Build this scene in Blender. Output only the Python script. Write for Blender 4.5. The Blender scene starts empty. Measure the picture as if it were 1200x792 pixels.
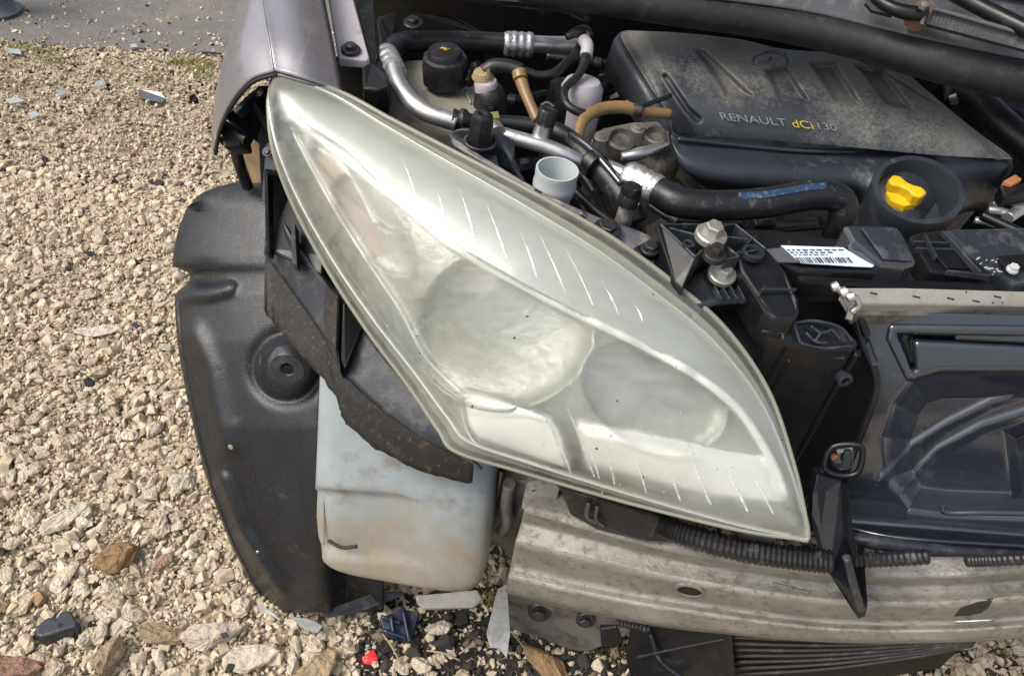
import bpy, bmesh, math, random
import numpy as np
from mathutils import Vector, Matrix
random.seed(4); rng = np.random.default_rng(11)
SC = bpy.context.scene; COL = SC.collection
rad = math.radians

# ---------------------------------------------------------------- camera, sky, sun, exposure
CAM_Z, PITCH, YAW, ROLL, FPX = 1.35, rad(45), rad(2), rad(8), 942.0
fw = np.array([-math.sin(YAW)*math.cos(PITCH), math.cos(YAW)*math.cos(PITCH), -math.sin(PITCH)])
_r = np.array([math.cos(YAW), math.sin(YAW), 0.0]); _u = np.cross(_r, fw)
rt = _r*math.cos(ROLL) + _u*math.sin(ROLL); up = _u*math.cos(ROLL) - _r*math.sin(ROLL)
CAM = np.array([0.0, 0.0, CAM_Z])
cd = bpy.data.cameras.new('camera'); cam = bpy.data.objects.new('camera', cd); COL.objects.link(cam)
cam.matrix_world = Matrix(((rt[0], up[0], -fw[0], 0), (rt[1], up[1], -fw[1], 0), (rt[2], up[2], -fw[2], CAM_Z), (0, 0, 0, 1)))
cd.sensor_fit = 'HORIZONTAL'; cd.sensor_width = 36; cd.lens = 36*FPX/1200; cd.clip_start = 0.02; cd.clip_end = 2000
SC.camera = cam
SUN_DIR = Vector((-0.62, -0.28, 0.90)).normalized()     # towards the sun: high, over the viewer's left shoulder
w = bpy.data.worlds.new('World'); SC.world = w; w.use_nodes = True
nt = w.node_tree; bg = nt.nodes['Background']
sky = nt.nodes.new('ShaderNodeTexSky'); sky.sky_type = 'NISHITA'; sky.sun_disc = False
sky.sun_elevation = math.asin(SUN_DIR.z); sky.sun_rotation = math.atan2(SUN_DIR.x, SUN_DIR.y)
sky.dust_density = 6; sky.air_density = 1.2
hs = nt.nodes.new('ShaderNodeHueSaturation'); hs.inputs['Saturation'].default_value = 0.62
nt.links.new(sky.outputs[0], hs.inputs['Color']); nt.links.new(hs.outputs[0], bg.inputs['Color'])
bg.inputs['Strength'].default_value = 0.15
sl = bpy.data.lights.new('sun', 'SUN'); sl.energy = 1.1; sl.angle = rad(28); sl.color = (1, 0.95, 0.87)
so = bpy.data.objects.new('sun', sl); COL.objects.link(so); so.rotation_euler = (-SUN_DIR).to_track_quat('-Z', 'Y').to_euler()
SC.view_settings.view_transform = 'Standard'; SC.view_settings.look = 'None'
SC.view_settings.exposure = 0.52; SC.view_settings.gamma = 1.0
SC.cycles.use_denoising = True; SC.cycles.max_bounces = 8; SC.cycles.transparent_max_bounces = 12

# ---------------------------------------------------------------- measuring helpers (photo survey -> metres)
def ray(px, py):
    px = np.asarray(px, float); py = np.asarray(py, float)
    return fw + rt*((px-600)/FPX)[..., None] + up*((396-py)/FPX)[..., None]
def V(px, py, z):                       # surveyed point at height z
    d = ray(px, py); return CAM + d*((np.asarray(z, float)-CAM[2])/d[..., 2])[..., None]
def W(px, py, y):                       # surveyed point at distance y
    d = ray(px, py); return CAM + d*((np.asarray(y, float)-CAM[1])/d[..., 1])[..., None]
def proj(p):
    d = np.asarray(p)-CAM; k = d@fw
    return 600+FPX*(d@rt)/k, 396-FPX*(d@up)/k
def R(px, p): return px*float((np.asarray(p)-CAM)@fw)/FPX
def VL(lst): return [V(a, b, c) for a, b, c in lst]
def WL(lst): return [W(a, b, c) for a, b, c in lst]

def crom(pts, n, closed=False):
    P = np.asarray(pts, float); m = len(P)
    if m == 2 and not closed:
        t = np.linspace(0, 1, n)[:, None]; return P[0]*(1-t)+P[1]*t
    if closed: t = np.linspace(0, m, n, endpoint=False)
    else: t = np.linspace(0, m-1, n)
    i = np.minimum(t.astype(int), m-1 if closed else m-2); f = (t-i)[:, None]
    if closed: p0, p1, p2, p3 = P[(i-1) % m], P[i % m], P[(i+1) % m], P[(i+2) % m]
    else:
        E = np.vstack([2*P[0]-P[1], P, 2*P[-1]-P[-2]]); p0, p1, p2, p3 = E[i], E[i+1], E[i+2], E[i+3]
    return 0.5*((2*p1)+(-p0+p2)*f+(2*p0-5*p1+4*p2-p3)*f**2+(-p0+3*p1-3*p2+p3)*f**3)
def lin(pts, n):
    P = np.asarray(pts, float); t = np.linspace(0, len(P)-1, n); i = np.minimum(t.astype(int), len(P)-2); f = (t-i)[:, None]
    return P[i]*(1-f)+P[i+1]*f
def gridrows(rows, nu, nv, fu=crom, fv=crom):
    A = np.array([fu(r, nu) for r in rows]); return np.stack([fv(A[:, k], nv) for k in range(nu)], 1)   # nv,nu,dim
def sdpoly(px, py, poly):               # signed distance to a closed outline, negative inside
    P = np.asarray(poly, float); Q = np.roll(P, -1, 0); best = np.full(px.shape, 1e9); ins = np.zeros(px.shape, bool)
    for (ax, ay), (bx, by) in zip(P, Q):
        dx, dy = bx-ax, by-ay; t = np.clip(((px-ax)*dx+(py-ay)*dy)/(dx*dx+dy*dy+1e-9), 0, 1)
        best = np.minimum(best, np.hypot(px-ax-t*dx, py-ay-t*dy))
        c = ((ay > py) != (by > py)) & (px < (bx-ax)*(py-ay)/(by-ay+1e-12)+ax); ins ^= c
    return np.where(ins, -best, best)
def dline(px, py, pl):
    P = np.asarray(pl, float); best = np.full(px.shape, 1e9)
    for (ax, ay), (bx, by) in zip(P[:-1], P[1:]):
        dx, dy = bx-ax, by-ay; t = np.clip(((px-ax)*dx+(py-ay)*dy)/(dx*dx+dy*dy+1e-9), 0, 1)
        best = np.minimum(best, np.hypot(px-ax-t*dx, py-ay-t*dy))
    return best
def sstep(a, b, x): t = np.clip((x-a)/(b-a), 0, 1); return t*t*(3-2*t)

# ---------------------------------------------------------------- object helpers
def tag(o, label=None, cat=None, group=None, kind=None):
    if label: o['label'] = label
    if cat: o['category'] = cat
    if group: o['group'] = group
    if kind: o['kind'] = kind
    return o
def adopt(o, parent):
    if parent is not None:
        o.parent = parent; o.matrix_parent_inverse = parent.matrix_basis.inverted() if parent.parent is None else Matrix.Identity(4)
        if parent.parent is not None: o.matrix_parent_inverse = Matrix.Identity(4)
def mesh_obj(name, vs, fs, mat, parent=None, smooth=True, solid=0, bevel=0, segs=2, angle=40, subs=0, off=-1):
    me = bpy.data.meshes.new(name); me.from_pydata([tuple(map(float, v)) for v in vs], [], [tuple(map(int, f)) for f in fs]); me.update()
    o = bpy.data.objects.new(name, me); COL.objects.link(o)
    for m in (mat if isinstance(mat, (list, tuple)) else [mat]): me.materials.append(m)
    if smooth: me.polygons.foreach_set('use_smooth', [True]*len(me.polygons))
    if solid: m = o.modifiers.new('solid', 'SOLIDIFY'); m.thickness = solid; m.offset = off
    if bevel:
        m = o.modifiers.new('bevel', 'BEVEL'); m.width = bevel; m.segments = segs; m.limit_method = 'ANGLE'; m.angle_limit = rad(angle)
        m.harden_normals = False
    if subs: m = o.modifiers.new('sub', 'SUBSURF'); m.levels = subs; m.render_levels = subs
    if smooth:
        if bevel: m = o.modifiers.new('wn', 'WEIGHTED_NORMAL'); m.keep_sharp = False
    adopt(o, parent); return o
def gfaces(nv, nu, cu=False, cv=False):
    F = []
    for j in range(nv if cv else nv-1):
        for i in range(nu if cu else nu-1):
            a = j*nu+i; b = j*nu+(i+1) % nu; j2 = (j+1) % nv
            F.append((a, b, j2*nu+(i+1) % nu, j2*nu+i))
    return F
def grid_obj(name, G, mat, parent=None, flip=False, solid=0, **k):
    nv, nu = G.shape[:2]; F = gfaces(nv, nu)
    if flip: F = [f[::-1] for f in F]
    return mesh_obj(name, G.reshape(-1, 3), F, mat, parent, solid=solid, **k)
def tube(name, pts, r, mat, parent=None, n=None, seg=14, smooth=True, corr=None, cap=True):
    P = np.asarray(pts, float); n = n or max(8, 8*(len(P)-1)+1)
    r = np.full(len(P), r, float) if np.isscalar(r) else np.asarray(r, float)
    if len(P) > 2: C = crom(np.hstack([P, r[:, None]]), n)
    else: C = lin(np.hstack([P, r[:, None]]), n)
    P, r = C[:, :3], np.maximum(C[:, 3], 2e-4)
    T = np.gradient(P, axis=0); T /= np.linalg.norm(T, axis=1)[:, None]+1e-12
    N = np.cross(T[0], [0, 0, 1.0]);
    if np.linalg.norm(N) < 1e-3: N = np.cross(T[0], [0, 1.0, 0])
    N /= np.linalg.norm(N); vs = []
    a = np.linspace(0, 2*math.pi, seg, endpoint=False)
    for k in range(len(P)):
        N = N-T[k]*(N@T[k]); N /= np.linalg.norm(N); B = np.cross(T[k], N)
        rr = r[k]*(1 if corr is None else (1+corr*math.sin(k*math.pi)+corr*(1 if k % 2 else -1)))
        vs += [P[k]+rr*(math.cos(t)*N+math.sin(t)*B) for t in a]
    F = gfaces(len(P), seg, cu=True)
    if cap:
        F.append(tuple(range(seg))[::-1]); F.append(tuple((len(P)-1)*seg+i for i in range(seg)))
    o = mesh_obj(name, vs, F, mat, parent, smooth=smooth)
    if smooth: flat_caps(o)
    return o
def flat_caps(o):
    for p in o.data.polygons:
        if len(p.vertices) > 4: p.use_smooth = False
def prism(name, top, ext, mat, parent=None, bevel=0.002, smooth=True, segs=2):
    top = [np.asarray(p, float) for p in top]; n = len(top); ext = np.asarray(ext, float)
    bot = [p+ext for p in top]
    F = [tuple(range(n)), tuple(range(2*n-1, n-1, -1))]+[(i, n+i, n+(i+1) % n, (i+1) % n) for i in range(n)]
    o = mesh_obj(name, top+bot, F, mat, parent, smooth=False, bevel=bevel, segs=segs)
    bm = bmesh.new(); bm.from_mesh(o.data); bmesh.ops.recalc_face_normals(bm, faces=bm.faces); bm.to_mesh(o.data); bm.free()
    return o
def basis(axis):
    a = np.asarray(axis, float); a = a/np.linalg.norm(a); h = np.array([1.0, 0, 0]) if abs(a[0]) < .8 else np.array([0, 1.0, 0])
    u = np.cross(a, h); u /= np.linalg.norm(u); return u, np.cross(a, u), a
def lathe(name, p, axis, prof, mat, parent=None, seg=28, smooth=True, lobes=None, bevel=0):
    u, v, a = basis(axis); p = np.asarray(p, float); vs = []
    for r, h in prof:
        for t in np.linspace(0, 2*math.pi, seg, endpoint=False):
            q = r*(1+(lobes[1]*(1 if math.cos(lobes[0]*t) > 0.3 else -1) if lobes and r > lobes[2] else 0))
            vs.append(p+a*h+q*(u*math.cos(t)+v*math.sin(t)))
    F = gfaces(len(prof), seg, cu=True); F.append(tuple(range(seg))[::-1]); F.append(tuple((len(prof)-1)*seg+i for i in range(seg)))
    F = [f[::-1] for f in F]
    o = mesh_obj(name, vs, F, mat, parent, smooth=smooth, bevel=bevel)
    bm = bmesh.new(); bm.from_mesh(o.data); bmesh.ops.recalc_face_normals(bm, faces=bm.faces); bm.to_mesh(o.data); bm.free()
    m = o.modifiers.new('es', 'EDGE_SPLIT'); m.split_angle = rad(42)
    return o
def bolt(p, axis, r, mat, parent, flange=1.7, h=None):
    h = h or r*0.9; u, v, a = basis(axis); p = np.asarray(p, float); vs = []; F = []
    prof = [(flange*r, -h*0.5, 24), (flange*r, 0, 24), (flange*r*0.92, h*.14, 24)]
    for rr, hh, n in prof: vs += [p+a*hh+rr*(u*math.cos(t)+v*math.sin(t)) for t in np.linspace(0, 2*math.pi, 24, endpoint=False)]
    F += gfaces(3, 24, cu=True); F.append(tuple(48+i for i in range(24))); b = len(vs)
    for hh, k in ((0.05*h, 1.0), (h*.85, 1.0), (h, .86)):
        vs += [p+a*hh+k*r*(u*math.cos(t)+v*math.sin(t)) for t in np.linspace(.3, .3+2*math.pi, 6, endpoint=False)]
    F += [tuple(b+i for i in f) for f in gfaces(3, 6, cu=True)]; F.append(tuple(b+12+i for i in range(6)))
    o = mesh_obj('bolt', vs, F, mat, parent, smooth=False)
    bm = bmesh.new(); bm.from_mesh(o.data); bmesh.ops.recalc_face_normals(bm, faces=bm.faces); bm.to_mesh(o.data); bm.free()
    return o

# ---------------------------------------------------------------- materials
def L(nt, a, b): nt.links.new(a, b)
def material(name, base, rough=0.5, metal=0.0, dirt=None, bump=None, coat=0.0, vary=0.0, spots=None, spec=0.5, streak=None, dust=None, low=None):
    """base colour with mottling; dirt=(colour, amount 0..1, scale, upward bias); spots=(colour, scale, threshold); streak=(colour, scale vec, thr)"""
    m = bpy.data.materials.new(name); m.use_nodes = True; nt = m.node_tree; B = nt.nodes['Principled BSDF']
    tc = nt.nodes.new('ShaderNodeTexCoord'); co = tc.outputs['Object']
    def noise(scale, detail=6, rough_=.6, vec=None):
        n = nt.nodes.new('ShaderNodeTexNoise'); n.inputs['Scale'].default_value = scale; n.inputs['Detail'].default_value = detail; n.inputs['Roughness'].default_value = rough_
        L(nt, vec or co, n.inputs['Vector']); return n.outputs['Fac']
    def mrange(v, a, b, c=0.0, d=1.0):
        n = nt.nodes.new('ShaderNodeMapRange'); n.inputs['From Min'].default_value = a; n.inputs['From Max'].default_value = b
        n.inputs['To Min'].default_value = c; n.inputs['To Max'].default_value = d; L(nt, v, n.inputs['Value']); return n.outputs[0]
    def mix(f, a, b):
        n = nt.nodes.new('ShaderNodeMix'); n.data_type = 'RGBA'
        if isinstance(f, float): n.inputs[0].default_value = f
        else: L(nt, f, n.inputs[0])
        for i, c in ((6, a), (7, b)):
            if isinstance(c, tuple): n.inputs[i].default_value = (*c, 1)
            else: L(nt, c, n.inputs[i])
        return n.outputs[2]
    def math_(op, a, b):
        n = nt.nodes.new('ShaderNodeMath'); n.operation = op
        for i, c in ((0, a), (1, b)):
            if isinstance(c, (int, float)): n.inputs[i].default_value = c
            else: L(nt, c, n.inputs[i])
        return n.outputs[0]
    col = base; rgh = None
    if vary: col = mix(mrange(noise(14), .3, .7), tuple(c*(1-vary) for c in base), tuple(min(1, c*(1+vary)) for c in base))
    rv = mrange(noise(60), .3, .7, max(.03, rough-.09), min(1, rough+.12)); rgh = rv
    if streak:
        mp = nt.nodes.new('ShaderNodeMapping'); mp.inputs['Scale'].default_value = streak[1]; mp.inputs['Rotation'].default_value = streak[3] if len(streak) > 3 else (0, 0, 0); L(nt, co, mp.inputs[0])
        f = mrange(noise(1, 5, .65, mp.outputs[0]), streak[2], streak[2]+.12); col = mix(f, col, streak[0]); rgh = math_('MAXIMUM', rgh, math_('MULTIPLY', f, .6))
    if dirt:
        dc, amt, sc, upb = dirt
        f = mrange(noise(sc, 9, .68), .72-amt*.5, .86-amt*.5)
        f2 = mrange(noise(sc*9, 4, .7), .25, .6, .45, 1.0); f = math_('MULTIPLY', f, f2)
        if upb:
            g = nt.nodes.new('ShaderNodeNewGeometry'); s = nt.nodes.new('ShaderNodeSeparateXYZ'); L(nt, g.outputs['Normal'], s.inputs[0])
            f = math_('MULTIPLY', f, mrange(s.outputs[2], .15, .85, 1-upb, 1.0))
        col = mix(f, col, dc); rgh = math_('MAXIMUM', rgh, math_('MULTIPLY', f, .85))
        if metal:
            L(nt, mrange(f, 0, 1, metal, 0), B.inputs['Metallic'])
    if spots:
        vo = nt.nodes.new('ShaderNodeTexVoronoi'); vo.inputs['Scale'].default_value = spots[1]; L(nt, co, vo.inputs['Vector'])
        f = mrange(vo.outputs['Distance'], spots[2], spots[2]*.6); ns = mrange(noise(spots[1]*.15), .5, .6); f = math_('MULTIPLY', f, ns)
        col = mix(f, col, spots[0])
    if low:
        s = nt.nodes.new('ShaderNodeSeparateXYZ'); L(nt, co, s.inputs[0]); f = mrange(math_('ADD', s.outputs[2], mrange(noise(16), .3, .7, -.05, .05)), low[2], low[1])
        f = math_('MULTIPLY', f, mrange(noise(40, 8, .7), .3, .62, .35, .9)); col = mix(f, col, low[0]); rgh = math_('MAXIMUM', rgh, math_('MULTIPLY', f, .7))
    if dust:                            # settled dust, thick towards the bulkhead, wiped off towards the front
        a = V(845, 108, .80); b = V(1040, 140, .80); d = b-a; nrm = np.array([-d[1], d[0]]); nrm /= np.linalg.norm(nrm)
        s = nt.nodes.new('ShaderNodeSeparateXYZ'); L(nt, co, s.inputs[0])
        q = math_('ADD', math_('MULTIPLY', s.outputs[0], float(nrm[0])), math_('MULTIPLY', s.outputs[1], float(nrm[1]))); q = math_('SUBTRACT', q, float(nrm@a[:2]))
        q = math_('ADD', q, mrange(noise(11, 4), .3, .7, -.05, .05)); q = math_('ADD', q, mrange(noise(150, 5, .7), .3, .7, -.04, .04))
        q = math_('ADD', q, mrange(s.outputs[0], .32, .55, 0.0, .06))
        f = mrange(q, -.035, .06, .06, .9); f = math_('MULTIPLY', f, mrange(noise(300, 4, .7), .3, .65, .55, 1.0)); col = mix(f, col, dust[0]); rgh = math_('MAXIMUM', rgh, math_('MULTIPLY', f, .9))
    if isinstance(col, tuple): B.inputs['Base Color'].default_value = (*col, 1)
    else: L(nt, col, B.inputs['Base Color'])
    L(nt, rgh, B.inputs['Roughness'])
    if metal and not dirt: B.inputs['Metallic'].default_value = metal
    B.inputs['Coat Weight'].default_value = coat; B.inputs['Coat Roughness'].default_value = .12; B.inputs['Specular IOR Level'].default_value = spec
    if bump:
        b = nt.nodes.new('ShaderNodeBump'); b.inputs['Strength'].default_value = bump[1]; b.inputs['Distance'].default_value = bump[2] if len(bump) > 2 else .002
        L(nt, noise(bump[0], 6, .65), b.inputs['Height']); L(nt, b.outputs[0], B.inputs['Normal'])
    return m
DUST = (.30, .27, .22); MUD = (.20, .155, .10)
M = {}
M['paint'] = material('grey_lavender_paint', (.245, .237, .258), .32, .55, bump=(220, .05), coat=.6, dirt=((.40, .38, .37), .16, 26, .3), streak=((.5, .52, .56), (30, 4, 10), .64, (0, .4, .2)))
M['paint_dark'] = material('bare_painted_flange', (.10, .10, .115), .5, .3, dirt=(DUST, .5, 30, .5))
M['black'] = material('black_plastic', (.007, .008, .010), .32, bump=(180, .15, .001), dirt=((.10, .095, .09), .20, 22, .6), vary=.3, spec=.45)
M['black_gloss'] = material('glossy_black_plastic', (.018, .022, .031), .18, bump=(40, .05, .002), dirt=((.10, .10, .10), .24, 9, .0), spec=1.0, coat=.8)
M['black_deep'] = material('deep_black_plastic', (.004, .004, .005), .45, dirt=((.05, .046, .042), .22, 25, .5), spec=.35)  # deep black parts; its colour also stands in for darkness inside holes and slots
M['rubber'] = material('black_rubber', (.010, .010, .012), .40, bump=(260, .4, .001), dirt=((.13, .125, .12), .30, 70, .5))
M['seal'] = material('weathered_rubber_seal', (.012, .012, .013), .5, bump=(200, .2, .001), dirt=((.05, .048, .044), .36, 60, .5))
M['liner'] = material('scuffed_black_liner', (.009, .0115, .016), .27, bump=(380, .5, .0016), dirt=((.075, .07, .06), .24, 24, .0), vary=.3, spots=((.16, .15, .135), 260, .16))
M['ledge'] = material('dusty_black_plastic', (.019, .024, .032), .42, bump=(150, .4, .001), dirt=((.085, .09, .10), .42, 40, .3))
M['lip'] = material('mud_streaked_plastic', (.012, .011, .010), .7, bump=(90, .6, .003), streak=((.10, .085, .065), (190, 190, 26), .60), dirt=((.085, .07, .05), .34, 60, .0))
M['alu'] = material('dull_aluminium', (.56, .56, .56), .36, .9, bump=(160, .1, .001), dirt=((.30, .28, .25), .3, 34, .2))
M['ferrule'] = material('crimped_aluminium', (.70, .70, .69), .3, .9, bump=(120, .6, .004), dirt=((.32, .30, .27), .28, 60, .2))
M['beam'] = material('corroded_aluminium_beam', (.29, .28, .255), .5, .45, bump=(190, .8, .003), dirt=((.125, .112, .09), .44, 55, .0), vary=.25, streak=((.46, .45, .43), (24, 90, 130), .66), spots=((.05, .045, .04), 150, .20))
M['rail'] = material('oxidised_radiator_rail', (.42, .41, .37), .5, .5, bump=(160, .4, .002), dirt=((.26, .23, .17), .5, 26, .2), spots=((.05, .05, .05), 90, .16))
M['casting'] = material('oily_casting', (.23, .22, .20), .55, .5, bump=(70, .5, .004), dirt=((.06, .05, .04), .5, 22, .0))
M['cover'] = material('dusty_engine_cover', (.022, .028, .038), .45, bump=(240, .45, .0015), vary=.2, dust=((.185, .18, .162), [(743, 90), (800, 100), (860, 112), (930, 124), (990, 140), (1030, 170)]))
M['cover_skirt'] = material('engine_cover_skirt', (.026, .032, .042), .38, bump=(180, .25, .0015), dirt=((.15, .145, .14), .30, 26, .5), vary=.25)
M['tank'] = material('clouded_blue_plastic', (.25, .285, .30), .42, bump=(60, .12, .003), dirt=((.15, .125, .09), .36, 8, .0), vary=.14, spec=.4, low=((.23, .19, .125), .30, .41))
M['neck'] = material('translucent_white_plastic', (.46, .50, .51), .38, spec=.4, dirt=((.45, .43, .38), .14, 40, .0))
M['reservoir'] = material('stained_translucent_plastic', (.25, .235, .19), .38, dirt=((.11, .095, .07), .36, 28, .0), vary=.25)
M['amber'] = material('amber_fuel_hose', (.215, .135, .055), .36, dirt=((.12, .085, .05), .42, 60, .2), vary=.2)
M['yellow'] = material('yellow_plastic', (.72, .47, .01), .4, dirt=((.30, .22, .07), .26, 70, .2), bump=(90, .25, .002))
M['canister'] = material('pale_grey_plastic', (.40, .38, .41), .5, dirt=((.22, .20, .19), .3, 40, .0))
M['chrome'] = material('silvered_reflector', (.33, .34, .31), .36, .4, bump=(18, .6, .010), vary=.25)
M['white_reflector'] = material('bright_lower_reflector', (.93, .94, .94), .35, .1, bump=(26, .2, .004))
M['bezel'] = material('satin_grey_bezel', (.50, .52, .51), .34, .45, bump=(24, .12, .004))
M['trim'] = material('bright_chrome_trim', (.93, .94, .93), .22, .25)
M['skirt'] = material('yellowed_lens_skirt', (.23, .23, .185), .28, bump=(60, .2, .002), dirt=((.20, .17, .10), .25, 30, 0))
M['bulb'] = material('smoked_bulb_shield', (.10, .10, .10), .35, .5)
M['orange'] = material('orange_indicator_plastic', (.34, .27, .22), .4)
M['rust'] = material('rusty_steel', (.20, .10, .055), .7, .2, bump=(90, .5, .003), vary=.5)
M['tan'] = material('muddy_inner_panel', (.30, .22, .12), .8, bump=(120, .5, .003), vary=.35)
M['bolt'] = material('zinc_bolt', (.50, .49, .46), .4, .8, dirt=((.25, .23, .2), .35, 120, .1))
M['bolt_dark'] = material('dark_steel_bolt', (.06, .06, .065), .35, .7, dirt=((.2, .19, .18), .25, 90, .2))
M['cowl'] = material('weathered_cowl', (.085, .09, .10), .4, dirt=((.24, .24, .24), .36, 30, .3), bump=(200, .2, .001))
M['letter'] = material('grey_print', (.17, .18, .20), .6)
M['letter_y'] = material('yellow_print', (.42, .34, .03), .6)
M['shard'] = material('scuffed_clear_shard', (.34, .36, .37), .3, dirt=((.25, .22, .17), .4, 40, .0))
M['grey_metal'] = material('grimy_grey_metal', (.20, .195, .18), .6, .3, dirt=((.10, .085, .065), .5, 40, .0), bump=(120, .4, .002))
M['slat'] = material('dirty_cooler_fins', (.035, .035, .033), .6, dirt=((.16, .14, .11), .35, 40, .2))
M['copper'] = material('orange_plastic_clip', (.42, .17, .07), .5)
M['speck'] = material('dark_grime', (.03, .025, .02), .8)
M['cord'] = material('clouded_clip', (.5, .52, .5), .4)

def lens_material():
    m = bpy.data.materials.new('clouded_polycarbonate_lens'); m.use_nodes = True; nt = m.node_tree; B = nt.nodes['Principled BSDF']; out = nt.nodes['Material Output']
    tc = nt.nodes.new('ShaderNodeTexCoord')
    def noise(sc, d=6, vec=None):
        n = nt.nodes.new('ShaderNodeTexNoise'); n.inputs['Scale'].default_value = sc; n.inputs['Detail'].default_value = d; n.inputs['Roughness'].default_value = .62
        L(nt, vec or tc.outputs['Object'], n.inputs['Vector']); return n.outputs['Fac']
    cr = nt.nodes.new('ShaderNodeValToRGB'); L(nt, noise(9), cr.inputs[0])
    cr.color_ramp.elements[0].position = .35; cr.color_ramp.elements[0].color = (.46, .495, .51, 1)
    cr.color_ramp.elements[1].position = .68; cr.color_ramp.elements[1].color = (.47, .475, .40, 1)
    L(nt, cr.outputs[0], B.inputs['Base Color']); B.inputs['Roughness'].default_value = .2; B.inputs['Coat Weight'].default_value = .5; B.inputs['Coat Roughness'].default_value = .07
    mp = nt.nodes.new('ShaderNodeMapping'); mp.inputs['Scale'].default_value = (30, 130, 60); mp.inputs['Rotation'].default_value = (.5, .3, .6); L(nt, tc.outputs['Object'], mp.inputs[0])
    mr = nt.nodes.new('ShaderNodeMapRange'); mr.inputs[1].default_value = .3; mr.inputs[2].default_value = .72; mr.inputs[3].default_value = .12; mr.inputs[4].default_value = .46
    ad = nt.nodes.new('ShaderNodeMath'); ad.operation = 'ADD'; L(nt, noise(5), ad.inputs[0])
    sc = nt.nodes.new('ShaderNodeMath'); sc.operation = 'MULTIPLY'; sc.inputs[1].default_value = .55; L(nt, noise(1, 9, mp.outputs[0]), sc.inputs[0]); L(nt, sc.outputs[0], ad.inputs[1])
    sb = nt.nodes.new('ShaderNodeMath'); sb.operation = 'SUBTRACT'; sb.inputs[1].default_value = .275; L(nt, ad.outputs[0], sb.inputs[0]); L(nt, sb.outputs[0], mr.inputs[0])
    tr = nt.nodes.new('ShaderNodeBsdfTransparent'); tr.inputs[0].default_value = (.94, .95, .925, 1)
    rf = nt.nodes.new('ShaderNodeBsdfRefraction'); rf.inputs['IOR'].default_value = 1.13; rf.inputs['Roughness'].default_value = .40; rf.inputs['Color'].default_value = (.92, .93, .90, 1)
    m0 = nt.nodes.new('ShaderNodeMixShader'); m0.inputs[0].default_value = .46; L(nt, tr.outputs[0], m0.inputs[1]); L(nt, rf.outputs[0], m0.inputs[2]); tr = m0
    mx = nt.nodes.new('ShaderNodeMixShader'); L(nt, mr.outputs[0], mx.inputs[0]); L(nt, tr.outputs[0], mx.inputs[1]); L(nt, B.outputs[0], mx.inputs[2])
    L(nt, mx.outputs[0], out.inputs['Surface'])
    b = nt.nodes.new('ShaderNodeBump'); b.inputs['Strength'].default_value = .22; b.inputs['Distance'].default_value = .002; L(nt, noise(140), b.inputs['Height']); L(nt, b.outputs[0], B.inputs['Normal'])
    return m
M['lens'] = lens_material()
def flute_material():
    m = bpy.data.materials.new('moulded_lens_flute'); m.use_nodes = True; nt = m.node_tree; B = nt.nodes['Principled BSDF']; out = nt.nodes['Material Output']
    B.inputs['Base Color'].default_value = (.86, .88, .88, 1); B.inputs['Roughness'].default_value = .16; B.inputs['Coat Weight'].default_value = .6
    tr = nt.nodes.new('ShaderNodeBsdfTransparent'); mx = nt.nodes.new('ShaderNodeMixShader'); n = nt.nodes.new('ShaderNodeTexNoise'); n.inputs['Scale'].default_value = 110
    tc = nt.nodes.new('ShaderNodeTexCoord'); L(nt, tc.outputs['Object'], n.inputs['Vector']); mr = nt.nodes.new('ShaderNodeMapRange'); mr.inputs[1].default_value = .35; mr.inputs[2].default_value = .65; mr.inputs[3].default_value = .2; mr.inputs[4].default_value = .75
    L(nt, n.outputs['Fac'], mr.inputs[0]); L(nt, mr.outputs[0], mx.inputs[0]); L(nt, tr.outputs[0], mx.inputs[1]); L(nt, B.outputs[0], mx.inputs[2]); L(nt, mx.outputs[0], out.inputs['Surface']); return m
M['flute'] = flute_material()

def stone_material(name, ramp, bumpd=.003, scale=90, amp=(.72, 1.15)):
    m = bpy.data.materials.new(name); m.use_nodes = True; nt = m.node_tree; B = nt.nodes['Principled BSDF']
    at = nt.nodes.new('ShaderNodeAttribute'); at.attribute_name = 'tint'
    oi = nt.nodes.new('ShaderNodeObjectInfo')
    cr = nt.nodes.new('ShaderNodeValToRGB'); e = cr.color_ramp.elements
    while len(e) < len(ramp): e.new(.5)
    for k, (p, c) in zip(range(len(ramp)), ramp): e[k].position = p; e[k].color = (*c, 1)
    L(nt, at.outputs['Fac'], cr.inputs[0])
    tc = nt.nodes.new('ShaderNodeTexCoord'); n = nt.nodes.new('ShaderNodeTexNoise'); n.inputs['Scale'].default_value = scale; n.inputs['Detail'].default_value = 9; L(nt, tc.outputs['Object'], n.inputs['Vector'])
    mr = nt.nodes.new('ShaderNodeMapRange'); mr.inputs[1].default_value = .3; mr.inputs[2].default_value = .7; mr.inputs[3].default_value = amp[0]; mr.inputs[4].default_value = amp[1]; L(nt, n.outputs['Fac'], mr.inputs[0])
    mx = nt.nodes.new('ShaderNodeMix'); mx.data_type = 'RGBA'; mx.blend_type = 'MULTIPLY'; mx.inputs[0].default_value = 1; L(nt, cr.outputs[0], mx.inputs[6]); L(nt, mr.outputs[0], mx.inputs[7])
    L(nt, mx.outputs[2], B.inputs['Base Color']); B.inputs['Roughness'].default_value = .85; B.inputs['Specular IOR Level'].default_value = .25
    b = nt.nodes.new('ShaderNodeBump'); b.inputs['Strength'].default_value = .6; b.inputs['Distance'].default_value = bumpd; L(nt, n.outputs['Fac'], b.inputs['Height']); L(nt, b.outputs[0], B.inputs['Normal'])
    return m
GR = [(0, (.030, .028, .026)), (.10, (.05, .045, .04)), (.14, (.40, .315, .21)), (.35, (.50, .415, .295)), (.7, (.57, .49, .365)), (.93, (.64, .575, .46)), (1, (.34, .22, .13))]
M['gravel'] = stone_material('crushed_limestone', GR)
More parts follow.
